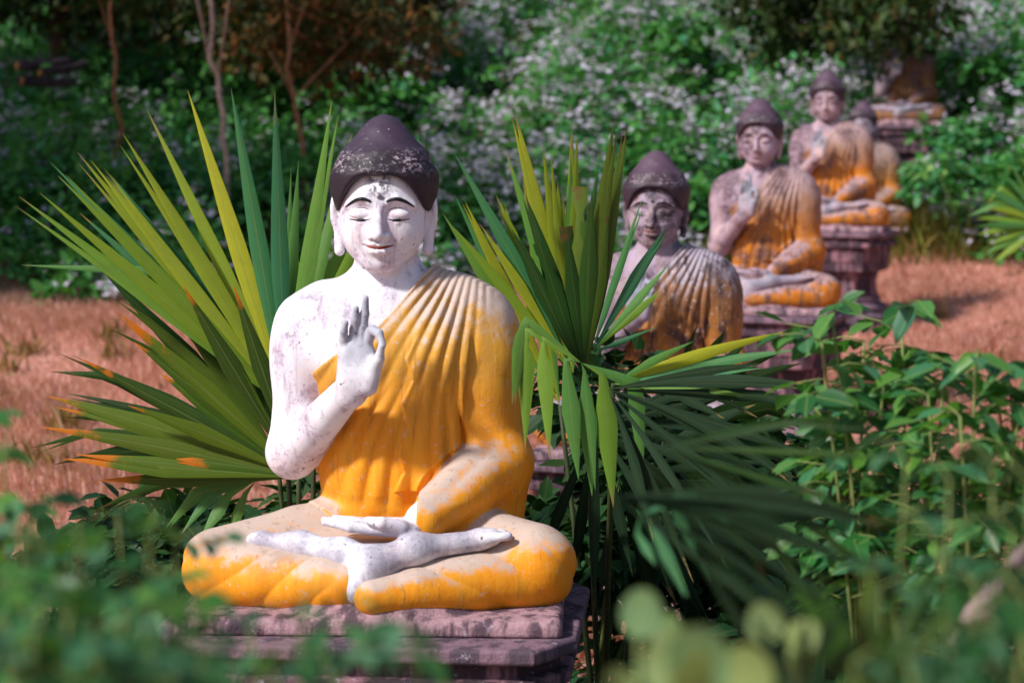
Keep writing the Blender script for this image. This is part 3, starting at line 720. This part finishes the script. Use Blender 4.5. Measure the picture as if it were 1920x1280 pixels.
# ------------------------------------------------------------------ red grass
def frustum_pts(n, y0, y1, margin=1.15, power=1.):
    y = y0+(y1-y0)*rng.random(n)**power; x = (rng.random(n)*2-1)*y*960/FPX*margin
    return x, y
n = 230000; x, y = frustum_pts(n, 8, 21.8, 1.25, .8); ok = rng.random(n) < .35+.9*veg_noise(x*1.7, y*1.1); x, y = x[ok], y[ok]; n = len(x); z = ground(x, y)
hgt = rng.uniform(.03, .12, n)*(1+.5*np.sin(x*2)*np.sin(y*1.7)); d = np.stack([rng.normal(0, .35, n), rng.normal(0, .35, n), np.ones(n)], -1)
Fm = frames(d, np.stack([rng.normal(0, .4, n), -np.ones(n), np.zeros(n)], -1))*np.stack([np.full(n, .010), hgt, hgt], -1)[:, None, :]
me = scatter('red_grass', [(-.5, 0, 0), (.5, 0, 0), (.25, .6, .05), (0, 1, .2)], [(0, 1, 2, 3)], Fm, np.stack([x, y, z], -1), rng.random(n), uv=[(0, 0), (1, 0), (1, .6), (.5, 1)])
M_grass = leaf_mat('dry_red_grass', [(.64, .28, .24), (.74, .38, .33), (.80, .48, .42), (.64, .40, .28)], .25, .8, .1, vein=False, blotch=.15)
tag(obj('grass', me, M_grass), 'short reddish dry grass covering the ground', 'grass', kind='stuff')
n = 5000; x = rng.uniform(-6, 6, n)+2; y = rng.uniform(20.3, 22.3, n); z = ground(x, y); hgt = rng.uniform(.15, .5, n)
d = np.stack([rng.normal(0, .3, n), rng.normal(0, .3, n), np.ones(n)], -1)
Fm = frames(d, np.stack([rng.normal(0, .4, n), -np.ones(n), np.zeros(n)], -1))*np.stack([np.full(n, .03), hgt, hgt], -1)[:, None, :]
tag(obj('grass', scatter('tall_grass', [(-.5, 0, 0), (.5, 0, 0), (.25, .6, .05), (0, 1, .2)], [(0, 1, 2, 3)], Fm, np.stack([x, y, z], -1), rng.random(n), uv=[(0, 0), (1, 0), (1, .6), (.5, 1)]),
        leaf_mat('green_grass', [(.10, .16, .02), (.28, .26, .06), (.35, .2, .08)], .3, .7, .2, vein=False)), 'taller green and straw grass fringe below the bushes', 'grass', kind='stuff')

n = 2600; x, y = frustum_pts(n, 8, 21, 1.2); z = ground(x, y)+.03
Fm = frames(rng.normal(0, 1, (n, 3))*[1, 1, .3], np.array([0, 0, 1.])+rng.normal(0, .5, (n, 3)))*rng.uniform(.03, .08, n)[:, None, None]
tag(obj('leaf_litter', scatter('leaf_litter', SM_V, SM_F, Fm, np.stack([x, y, z], -1), rng.random(n), uv=SM_UV), leaf_mat('litter', [(.10, .05, .03), (.22, .12, .06), (.30, .22, .10), (.08, .12, .03)], .1, .8, .1, vein=False)), 'brown fallen leaves scattered on the red grass', 'leaf litter', kind='stuff')
n0 = 70; tx, ty = frustum_pts(n0, 11, 21, 1.1); n = n0*40; kk = np.repeat(np.arange(n0), 40); x = tx[kk]+rng.normal(0, .06, n); y = ty[kk]+rng.normal(0, .06, n); z = ground(x, y); hgt = rng.uniform(.08, .28, n)
d = np.stack([rng.normal(0, .5, n), rng.normal(0, .5, n), np.ones(n)], -1)
Fm = frames(d, np.stack([rng.normal(0, .4, n), -np.ones(n), np.zeros(n)], -1))*np.stack([np.full(n, .016), hgt, hgt], -1)[:, None, :]
tag(obj('weeds', scatter('weeds', [(-.5, 0, 0), (.5, 0, 0), (.25, .6, .05), (0, 1, .2)], [(0, 1, 2, 3)], Fm, np.stack([x, y, z], -1), rng.random(n), uv=[(0, 0), (1, 0), (1, .6), (.5, 1)]), leaf_mat('weed', [(.12, .14, .03), (.40, .22, .10), (.55, .36, .20)], .3, .7, .2, vein=False)), 'small straw and green weeds dotted through the red grass', 'weeds', kind='stuff')
# ------------------------------------------------------------------ flowering slope
GREENS = [(.015, .07, .022), (.04, .18, .04), (.09, .30, .06), (.05, .25, .12), (.20, .34, .05)]
M_bush = leaf_mat('bush_leaf', GREENS, .35, .5, .35, vein=False, blotch=.2)
M_flower = leaf_mat('flower', [(.50, .46, .62), (.66, .62, .78), (.56, .50, .66)], .3, .8, .1, vein=False, blotch=0)
M_stem = plain_mat('green_stem', (.08, .12, .03), .7)
FLV = [(0, 0, 0)]+[(math.cos(k*math.pi/4)*(1 if k % 2 else .55), math.sin(k*math.pi/4)*(1 if k % 2 else .55), .30) for k in range(8)]
FLF = [(0, 1+k, 1+(k+1) % 8) for k in range(8)]
def shrub_cloud(cx, cy, rad, hgt, nleaf, lsize, seed):
    """leaf clusters on the outside of lumpy mounds; returns pos,dir,normal"""
    r = np.random.default_rng(seed); m = len(cx); k = np.repeat(np.arange(m), nleaf); N = len(k)
    th = r.random(N)*2*math.pi; el = np.arcsin(r.random(N)**.7)
    lump = 1+.18*np.sin(th*3+k)+.15*np.sin(el*5+k*2)+.1*np.sin(th*7+k*3)
    rr = lump*(.60+.42*r.random(N)**.5)
    o = np.stack([np.cos(el)*np.cos(th), np.cos(el)*np.sin(th), np.sin(el)], -1)
    P = np.stack([cx[k], cy[k], ground(cx[k], cy[k])], -1)+o*rr[:, None]*np.stack([rad[k], rad[k], hgt[k]], -1)
    dr = nrm(o*[1, 1, .35]+r.normal(0, .55, (N, 3))+[0, 0, -.1]); nn = nrm(o*.6+[0, 0, .7]+r.normal(0, .45, (N, 3)))
    s = lsize*r.uniform(.6, 1.4, N)
    return P, dr, nn, s, k
nc = 680; cx, cy = frustum_pts(nc, 18.3, 36, 1.3, .85)
def edge(x): return 18.4+np.clip(x/2.5, 0, 1)*2.2+.3*np.sin(x*2.1)
keep = (cy > edge(cx)) & ~((np.abs(cx-4.83) < .75) & (np.abs(cy-24.1) < 1.1)) & ~((np.abs(cx-3.7) < 1.1) & (cy < 22.4))
cx, cy = cx[keep], cy[keep]; nc = len(cx)
rad = rng.uniform(.35, .8, nc); hg = rng.uniform(.35, 1.45, nc)*(1+.3*(veg_noise(cx, cy)-.5)); hg[(np.abs(cx-.196*cy) < .9) & (cy > 21) & (cy < 24.8)] *= .40; hg[cy < edge(cx)+1.6] *= .6; rad[cy < edge(cx)+1.] *= .7
P, dr, nn, s, k = shrub_cloud(cx, cy, rad, hg, 230, .125, 3)
clump = (veg_noise(cx*2.3, cy*1.9)*.6+rng.random(nc)*.4)[k]
rn = np.clip(clump*.95+rng.random(len(k))*.25-.12, 0, 1)
Fm = frames(dr, nn)*s[:, None, None]
tag(obj('undergrowth', scatter('undergrowth', SM_V, SM_F, Fm, P, rn, uv=SM_UV), M_bush), 'dense leafy undergrowth covering the slope behind the statues', 'undergrowth', kind='stuff')
# flower heads: small corymbs above the leaves
nf = 27000; fk = rng.integers(0, nc, nf); dens = veg_noise(cx[fk]*.9+2, cy[fk]*.8)+.35*(cx[fk] > -1.0)-.30*(cx[fk] < -2.2)*(cy[fk] > 24.5)
ok = rng.random(nf) < np.clip(dens*2.3-.9, .05, 1); fk = fk[ok]; nf = len(fk)
th = rng.random(nf)*2*math.pi; el = np.arcsin(rng.uniform(.25, 1, nf)); o = np.stack([np.cos(el)*np.cos(th), np.cos(el)*np.sin(th), np.sin(el)], -1)
FP = np.stack([cx[fk], cy[fk], ground(cx[fk], cy[fk])], -1)+o*np.stack([rad[fk], rad[fk], hg[fk]], -1)*1.12
m8 = 7; FP8 = np.repeat(FP, m8, 0)+rng.normal(0, .06, (nf*m8, 3))*[1, 1, .5]; N = len(FP8)
Fm = frames(rng.normal(0, 1, (N, 3))*[1, 1, .3], np.array([0, -.35, 1.])+rng.normal(0, .35, (N, 3)))*rng.uniform(.022, .046, N)[:, None, None]
tag(obj('blossoms', scatter('blossoms', FLV, FLF, Fm, FP8, rng.random(N)), M_flower), 'pale lavender flower heads scattered over the bushes', 'flowers', kind='stuff')
print('slope', time.time()-T0)

def bush(loc, rad, hgt, nleaf, lsize, label, mat, seed, flowers=0, group='shrubs on the slope', name='shrub', cat='shrub', big=True):
    r_ = np.random.default_rng(seed); root = empty(name, loc); tag(root, label, cat, group)
    N = nleaf; nl = 9; cen = r_.normal(0, .45, (nl, 3))*[rad, rad, hgt*.35]+[0, 0, hgt*.62]
    k = r_.integers(0, nl, N); o = nrm(r_.normal(0, 1, (N, 3))); o[:, 2] = np.abs(o[:, 2])*1.0-.25
    P = cen[k]+o*(rad*.42)*r_.uniform(.55, 1.1, N)[:, None]
    dr = nrm(o*[1, 1, .3]+r_.normal(0, .4, (N, 3))+[0, 0, -.25]); nn = nrm(o*.5+[0, 0, .8]+r_.normal(0, .3, (N, 3)))
    Fm = frames(dr, nn)*(lsize*r_.uniform(.6, 1.3, N))[:, None, None]
    obj('foliage', scatter('foliage', LEAF_V if big else SM_V, LEAF_F if big else SM_F, Fm, P, np.clip(r_.random(N)*.6+(k/nl)*.4, 0, 1), uv=LEAF_UV if big else SM_UV), mat, root)
    m = MB()
    for c in cen: m.tube([(0, 0, -.1), c*[.4, .4, .5], c], [.012, .009, .004], 5)
    m.build('stem', M_stem, root)
    if flowers:
        q = r_.integers(0, N, flowers); FP = P[q]*1.04+[0, 0, .05]; F8 = np.repeat(FP, 6, 0)+r_.normal(0, .035, (flowers*6, 3)); n_ = len(F8)
        Fm = frames(r_.normal(0, 1, (n_, 3)), np.array([0, -.3, 1.])+r_.normal(0, .3, (n_, 3)))*r_.uniform(.014, .026, n_)[:, None, None]
        tag(obj('flower_heads', scatter('flower_head', FLV, FLF, Fm, F8, r_.random(n_)), M_flower, root), kind='stuff')
    return root
BU = [(850, 300, 21.0, 'bright green fern leaved shrub just right of the white faced head'), (1330, 500, 20.8, 'dark low shrub at the foot of the slope between two statues'), (520, 420, 21.0, 'bright leafy shrub behind the upright palm blades'),
      (40, 560, 21.4, 'leafy shrub at the edge of the red grass on the far left'), (200, 540, 21.2, 'flowering shrub beside the red grass behind long palm tips'), (1820, 470, 20.6, 'dark shrub right of the tall moulded pedestal'), (1790, 300, 23, 'flowering shrub below the farthest Buddha'),
      (1080, 200, 24, 'pale green flowering shrub above the cut palm blades'), (760, 120, 24.5, 'broad leaved shrub on the slope straight above the white faced Buddha'), (1290, 90, 25.5, 'tall flowering shrub high on the slope left of the dark tree'), (1880, 150, 24.5, 'tall flowering shrub at the upper right edge')]
for i, (px, py, Y, lab) in enumerate(BU):
    p = at(px, py, Y); p[2] = ground(p[0], p[1])
    bush(p, .6, .9+.1*(i % 3)+(.5 if i > 7 else 0), 900, .13 if i < 8 else .17, lab, M_bush, 50+i, 30 if 'flower' in lab else 0)

M_shade = leaf_mat('shade_dark_leaf', [(.006, .025, .009), (.010, .04, .014), (.016, .07, .02), (.04, .09, .02)], .22, .5, .2, hi=.4)  # near-black leaf tones stand in for deep shade between the palms
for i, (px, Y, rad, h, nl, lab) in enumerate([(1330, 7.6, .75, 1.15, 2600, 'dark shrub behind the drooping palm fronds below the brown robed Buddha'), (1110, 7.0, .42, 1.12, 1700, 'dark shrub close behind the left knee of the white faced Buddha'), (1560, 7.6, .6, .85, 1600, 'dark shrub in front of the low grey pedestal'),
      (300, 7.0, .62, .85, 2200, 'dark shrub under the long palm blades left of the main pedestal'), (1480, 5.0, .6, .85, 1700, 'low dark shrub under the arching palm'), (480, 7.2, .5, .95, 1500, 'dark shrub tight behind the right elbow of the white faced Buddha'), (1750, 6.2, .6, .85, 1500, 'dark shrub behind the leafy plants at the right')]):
    p = gr(px, Y); bush(p, rad, h, nl, .10, lab, M_shade, 80+i, group='shrubs added dark to fill shade among the statues')
# ------------------------------------------------------------------ trees
M_bark = plain_mat('bark', (.10, .065, .045), .9, .4, 12); M_bark2 = plain_mat('pale_bark', (.36, .27, .24), .8, .3, 18); M_bark3 = plain_mat('red_bark', (.20, .09, .05), .85, .3, 15)
M_tree = leaf_mat('tree_leaf', [(.008, .022, .006), (.015, .045, .010), (.03, .075, .012), (.09, .05, .015)], .25, .55, .3, vein=False)
M_tree2 = leaf_mat('tree_leaf_rust', [(.012, .03, .008), (.05, .06, .012), (.22, .07, .02), (.02, .05, .01)], .25, .55, .3, vein=False)
def tree(name, label, pts, rads, crown, nleaf, mat, bark, seed, lsize=.12, limbs=5, crad=1.):
    r_ = np.random.default_rng(seed); pts = np.asarray(pts, float); root = empty(name, pts[0]); tag(root, label, 'tree', 'trees on the slope')
    q = pts-pts[0]; m = MB()
    tt = np.linspace(0, len(q)-1, 16); Q = np.stack([np.interp(tt, np.arange(len(q)), q[:, i]) for i in range(3)], -1)
    Q[1:-1] += r_.normal(0, .02, (14, 3)); m.tube(Q, np.interp(tt, [0, len(q)-1], rads), 9); tr = m.build('trunk', bark, root)
    cen = np.array([c for c in crown], float)-pts[0]
    b = MB()
    for c in cen:
        s = Q[r_.integers(8, 15)]; b.tube([s, (s+c)/2+r_.normal(0, .12, 3), c], [rads[1]*.7, rads[1]*.45, .008], 6)
    b.build('branch', bark, root)
    k = r_.integers(0, len(cen), nleaf); o = nrm(r_.normal(0, 1, (nleaf, 3))); rr = crad*r_.uniform(.25, 1.1, nleaf)**.6*(1+.3*np.sin(o[:, 0]*5+k)*np.cos(o[:, 2]*6))
    P = cen[k]+o*rr[:, None]*[1, 1, .7]; dr = nrm(o*.6+r_.normal(0, .6, (nleaf, 3))+[0, 0, -.3]); nn = nrm(o*.3+[0, 0, .8]+r_.normal(0, .5, (nleaf, 3)))
    obj('crown', scatter('crown', SM_V, SM_F, frames(dr, nn)*(lsize*r_.uniform(.6, 1.4, nleaf))[:, None, None], P, r_.random(nleaf), uv=SM_UV), mat, root)
    return root
def g3(px, py, Y): return at(px, py, Y)
def gb(px, Y):
    x = (px-960)*Y/FPX; return np.array([x, Y, float(ground(x, Y))-.1])
tree('sapling', 'thin pale barked sapling rising above the yellow green palm blades', [gb(440, 20.5), g3(424, 300, 20.3), g3(412, 160, 20.2), g3(390, 40, 20.2), g3(380, -120, 20.3)], (.032, .02), [g3(380, -140, 20.3), g3(330, -180, 20.8), g3(450, -170, 20)], 700, M_tree, M_bark2, 1, crad=.5)
tree('sapling', 'thin reddish leaning sapling right above the upright palm blades', [gb(590, 21), g3(570, 270, 20.8), g3(552, 200, 20.8), g3(540, 90, 20.8), g3(535, -90, 20.9)], (.03, .018), [g3(500, 40, 21.4), g3(600, 60, 21.6), g3(560, -60, 21), g3(690, 30, 21.5), g3(760, 80, 22.), g3(640, 120, 22.)], 2600, M_tree2, M_bark3, 2, crad=.6)
tree('sapling', 'slim brown sapling between the log pile and the pale barked sapling', [gb(226, 21.5), g3(216, 180, 21.3), g3(210, 60, 21.3), g3(206, -120, 21.3)], (.028, .018), [g3(200, -100, 21.4), g3(260, -60, 21.6), g3(150, -80, 21.8)], 1500, M_tree, M_bark3, 3, crad=.7)
tree('dark_tree', 'dark spreading tree over the shaded top left of the slope', [gb(120, 28), g3(110, 60, 28), g3(100, -200, 28)], (.2, .12), [g3(60, -60, 27), g3(200, -30, 26.5), g3(330, -20, 26.5), g3(460, 10, 26), g3(100, -140, 26), g3(560, -40, 26), g3(0, -120, 27), g3(-120, -40, 26), g3(300, -130, 26), g3(650, -60, 25.5)], 9000, M_tree, M_bark, 4, .16, crad=1.15)
tree('dark_tree', 'dark tree hanging over the slope above the white faced Buddha', [gb(640, 29), g3(650, 60, 28), g3(650, -200, 28)], (.18, .1), [g3(600, 30, 26), g3(700, 40, 26), g3(520, 60, 25.5), g3(640, -60, 25.5), g3(760, -10, 26.5)], 5000, M_tree2, M_bark, 5, .15, crad=.8)
tree('dark_tree', 'dark tree above the orange robed Buddha and the farthest one', [gb(1490, 29), g3(1500, 60, 28), g3(1510, -200, 28)], (.2, .12), [g3(1440, -10, 26), g3(1560, 10, 26), g3(1660, 30, 24.4), g3(1500, 50, 26), g3(1620, -40, 25.5), g3(1480, -110, 25.5), g3(1690, -20, 24.2)], 5200, M_tree, M_bark, 6, .15, crad=.75)
# trees added left, mostly outside the frame, to shade the slope
for i, (x, y, h) in enumerate([(-10.5, 20.5, 6.5), (-12, 24, 7.5), (-8.8, 27, 7), (-8.2, 17.6, 5.6)]):
    z = float(ground(x, y)); cs = [(x+rng.normal(0, 1.1), y+rng.normal(0, 1.1), z+h+rng.normal(0, .8)) for _ in range(9)]
    tree('added_shade_tree', ['added shade tree beyond the left edge of the red grass', 'added shade tree up the slope beyond the log pile', 'tall added shade tree high on the left of the slope', 'nearest added shade tree left of the red grass'][i], [(x, y, z-.1), (x+.1, y, z+h*.5), (x, y+.1, z+h)], (.2, .1), cs, 7000, M_tree, M_bark, 20+i, .22, crad=1.3)
print('trees', time.time()-T0)

# ------------------------------------------------------------------ logs
M_logend = plain_mat('cut_wood', (.30, .14, .045), .8, .5, 30)
M_log = plain_mat('log_bark', (.035, .028, .035), .9, .5, 10)
for i, (a, b, r, lab) in enumerate([((32, 124), (130, 117), .055, 'dark log with an orange cut end, topmost of the pile on the slope'), ((75, 138), (170, 120), .045, 'short dark log lying under the orange ended one'), ((40, 152), (140, 158), .055, 'lowest dark log of the pile half in the leaves')]):
    A = at(*a, 21.8); B = at(*b, 22.2); m = MB(); s = np.linspace(0, 1, 9)[:, None]; Pp = A+(B-A)*s; Pp = Pp-A+np.random.default_rng(i).normal(0, .012, (9, 3))
    m.tube(Pp, r*(1+.06*np.sin(np.arange(9)*2.)), 12); e = empty('log', A); tag(e, lab, 'log', 'logs piled on the slope'); m.build('bark', M_log, e)
    m = MB(); dd = nrm(B-A); m.tube([-dd*.006, dd*.004], r*.93, 12); m.build('cut_face', M_logend, e)

# ------------------------------------------------------------------ near leafy plants
M_near = leaf_mat('near_leaf', [(.02, .10, .035), (.03, .17, .03), (.06, .22, .10), (.10, .26, .03), (.04, .16, .09)], .38, .4, .45, blotch=.15)
M_near2 = leaf_mat('near_leaf_dark', [(.010, .055, .025), (.016, .09, .018), (.028, .12, .055), (.10, .24, .13)], .3, .45, .3, hi=.6, blotch=.15)
M_round = leaf_mat('round_leaf', [(.13, .26, .10), (.22, .34, .17), (.26, .34, .11), (.10, .20, .07)], .35, .5, .35, blotch=.45)
M_twig = plain_mat('twig', (.16, .20, .06), .7)
def leafy(name, cat, label, base, stems, lsize, mat, seed, group, leaflets=5, spacing=.045, wide=1., start=.35):
    """stems: list of 3D top points; pinnate side shoots carry drooping leaflets"""
    r_ = np.random.default_rng(seed); base = np.asarray(base, float); root = empty(name, base); tag(root, label, cat, group)
    m = MB(); P = []; Dr = []; Nn = []; S = []
    for top in stems:
        top = np.asarray(top, float)-base; b0 = r_.normal(0, .05, 3)*[1, 1, 0]; mid = (b0+top)/2+r_.normal(0, .10, 3)
        s_ = np.linspace(0, 1, 14)[:, None]; C = (1-s_)**2*b0+2*s_*(1-s_)*mid+s_*s_*top
        m.tube(C, np.linspace(lsize*.075, lsize*.035, 14), 6)
        L = np.linalg.norm(top); nn = int(L*(1-start)/spacing)
        for i in range(nn):
            u = start+(1-start)*(i+1)/nn; p = C[min(13, int(u*13))]*(1-(u*13 % 1))+C[min(13, int(u*13)+1)]*(u*13 % 1)
            an = i*2.4+r_.uniform(-.4, .4); out = np.array([math.cos(an), math.sin(an), r_.uniform(-.05, .5)]); ln = lsize*r_.uniform(1.3, 2.3)*(1.15-.5*u)
            q = p+out*ln; m.tube([p, p+out*ln*.5+[0, 0, .01], q], [lsize*.03, lsize*.022, lsize*.014], 4)
            for j in range(leaflets):
                v = (j+1)/leaflets; pp = p+(q-p)*v; sd = (-1)**j; sv = nrm(np.cross(out, [0, 0, 1.]))
                dd = out*(.4 if j < leaflets-1 else 1.)+sv*sd*(1. if j < leaflets-1 else .1)+np.array([0, 0, -.45])+r_.normal(0, .25, 3)
                P.append(pp); Dr.append(dd); Nn.append(np.array([0, 0, 1.])+out*.4+r_.normal(0, .35, 3)); S.append(lsize*r_.uniform(.65, 1.2))
    m.build('stem', M_twig, root)
    S = np.array(S); Fm = frames(np.array(Dr), np.array(Nn))*(S[:, None]*np.array([wide, 1, 1]))[:, None, :]
    obj('foliage', scatter('foliage', LEAF_V, LEAF_F, Fm, np.array(P), np.random.default_rng(seed).random(len(P)), uv=LEAF_UV), mat, root)
    return root
G = 'leafy plants in front of the statues'
def gr(px, Y): return np.array([(px-960)*Y/FPX, Y, 0.])
leafy('leafy_plant', 'plant', 'tall leafy plant whose top reaches in front of the tall pedestal', gr(1640, 4.4), [at(1560, 590, 4.3), at(1690, 585, 4.4), at(1620, 640, 4.5), at(1540, 640, 4.2), at(1740, 660, 4.4), at(1660, 700, 4.3), at(1580, 720, 4.4)], .085, M_near, 101, G, 6, .06, .85, .62)
leafy('leafy_plant', 'plant', 'leafy plant in front of the red grass at the right edge', gr(1830, 4.1), [at(1770, 690, 4.2), at(1830, 660, 4.0), at(1890, 690, 4.1), at(1940, 700, 4.0), at(1800, 780, 3.9), at(1870, 740, 4.2), at(1740, 740, 4.1), at(1910, 780, 4.)], .078, M_near, 102, G, 6, .05, .85, .5)
leafy('leafy_plant', 'plant', 'darker leafy plant below the right edge one, out of focus', gr(1800, 2.4), [at(1700, 860, 2.4), at(1780, 900, 2.3), at(1860, 860, 2.4), at(1930, 900, 2.3), at(1900, 1000, 2.2), at(1760, 1020, 2.2), at(1830, 1100, 2.1), at(1650, 1100, 2.2), at(1920, 1120, 2.0)], .050, M_near2, 103, G, 5, .055, 1., .5)
leafy('leafy_plant', 'plant', 'blurred leafy plant filling the lower left corner', gr(120, 1.9), [at(40, 1010, 1.9), at(150, 1030, 1.9), at(280, 1010, 2.0), at(0, 1100, 1.8), at(130, 1150, 1.7), at(240, 1120, 1.8), at(340, 1140, 1.8), at(60, 1200, 1.6), at(330, 1220, 1.7)], .038, M_near, 104, G, 5, .034, 1.15, .6)
leafy('leafy_plant', 'plant', 'small leafy plant against the red grass at the left edge', gr(0, 2.8), [at(10, 770, 2.8), at(-40, 880, 2.8), at(50, 930, 2.7)], .045, M_near, 105, G, 5, .07, 1., .65)
leafy('leafy_plant', 'plant', 'darker blurred leafy plant below the left knee of the white faced Buddha', gr(250, 2.5), [at(330, 1010, 2.5), at(370, 1100, 2.4), at(220, 960, 2.5), at(150, 980, 2.6), at(60, 950, 2.6), at(290, 1150, 2.3)], .045, M_near2, 106, G, 5, .045, 1., .6)
leafy('leafy_plant', 'plant', 'narrow leaved plant in front of the main pedestal, left part', gr(520, 2.0), [at(460, 1150, 2.0), at(570, 1110, 2.0), at(600, 1180, 1.9), at(500, 1230, 1.8)], .048, M_near, 107, G, 3, .06, .6, .75)
leafy('leafy_plant', 'plant', 'dark leafy plant in front of the main pedestal, middle part', gr(760, 1.9), [at(690, 1210, 1.9), at(770, 1170, 1.9), at(830, 1240, 1.8), at(640, 1240, 1.9)], .05, M_near2, 108, G, 3, .05, .7, .75)
# big round pale leaves at the bottom
def roundleaf(label, base, spots, seed):
    r_ = np.random.default_rng(seed); base = np.asarray(base, float); root = empty('round_leaved_plant', base); tag(root, label, 'plant', 'round leaved plants at the lower right')
    m = MB(); P = []; Dr = []; Nn = []; S = []
    for px, py, Y, s in spots:
        c = at(px, py, Y)-base; P.append(c-[0, 0, s*.5]); Dr.append([r_.normal(0, .5), r_.normal(0, .3), 1]); Nn.append([r_.normal(0, .6), -1, .5+r_.random()]); S.append(s)
        m.tube([(0, 0, 0), c*[.6, .6, .4], c-[0, 0, s*.5]], [.004, .003, .002], 6)
    m.build('stem', M_twig, root)
    nr = 12; LV = [(0, .5, -.10)]+[(.42*math.sin(2*math.pi*k/nr), .5-.5*math.cos(2*math.pi*k/nr), .05*math.cos(4*math.pi*k/nr)) for k in range(nr)]
    LF = [(0, 1+k, 1+(k+1) % nr) for k in range(nr)]; UV = [(x+.5, y) for x, y, z in LV]
    S = np.array(S); obj('foliage', scatter('foliage', LV, LF, frames(np.array(Dr), np.array(Nn))*S[:, None, None], np.array(P), r_.random(len(P)), uv=UV), M_round, root)
roundleaf('plant with big round pale green leaves beside the main pedestal corner', gr(1270, 1.8), [(1195, 1150, 1.9, .048), (1235, 1180, 1.95, .036), (1250, 1245, 1.6, .060), (1335, 1235, 1.6, .062), (1400, 1265, 1.65, .055), (1300, 1290, 1.5, .06), (1195, 1262, 1.8, .04)], 1)
roundleaf('plant with round pale leaves under the arching dark palm', gr(1470, 1.8), [(1430, 1165, 1.95, .045), (1480, 1185, 1.9, .038), (1500, 1250, 1.9, .04)], 2)
leafy('leafy_plant', 'plant', 'low blurred plant under the lower left corner leaves', gr(150, 1.7), [at(80, 1130, 1.7), at(20, 1200, 1.6), at(180, 1200, 1.6), at(280, 1220, 1.6), at(380, 1230, 1.65), at(230, 1180, 1.9), at(110, 1080, 2.0), at(20, 1040, 2.1)], .036, M_near2, 111, G, 5, .03, 1.2, .7)
leafy('leafy_plant', 'plant', 'low blurred plant in the lower right corner', gr(1850, 1.7), [at(1780, 1180, 1.7), at(1850, 1130, 1.7), at(1920, 1200, 1.6), at(1700, 1230, 1.6), at(1600, 1240, 1.7)], .036, M_near2, 112, G, 5, .035, 1.1, .7)
# dry stalk
m = MB(); A = at(1770, 1240, 3.0); m.tube([(0, 0, 0), at(1830, 1150, 3.0)-A, at(1930, 1020, 3.1)-A], [.014, .018, .010], 8)
e = m.build('dry_stalk', plain_mat('dry_stalk', (.30, .20, .20), .8)); e.location = A; tag(e, 'greyish pink dry stalk leaning at the lower right', 'stalk')
# low ground plants filling the bottom
n = 9000; x, y = frustum_pts(n, 2.4, 8.5, 1.4); ok = ~((np.abs(x+.37) < .75) & (np.abs(y-5.7) < .7)); x, y = x[ok], y[ok]; n = len(x)
h = rng.random(n)**.7*np.where(y < 5, .55, .40)*(.6+.4*veg_noise(x*4, y*3)); P = np.stack([x, y, h], -1)
Fm = frames(rng.normal(0, 1, (n, 3))*[1, 1, .4], np.array([0, 0, 1.])+rng.normal(0, .4, (n, 3)))*(rng.uniform(.05, .10, n))[:, None, None]
tag(obj('ground_cover', scatter('ground_cover', LEAF_V, LEAF_F, Fm, P, rng.random(n), uv=LEAF_UV), M_near2), 'low leafy ground cover around the pedestals', 'ground cover', kind='stuff')
print('done', time.time()-T0)
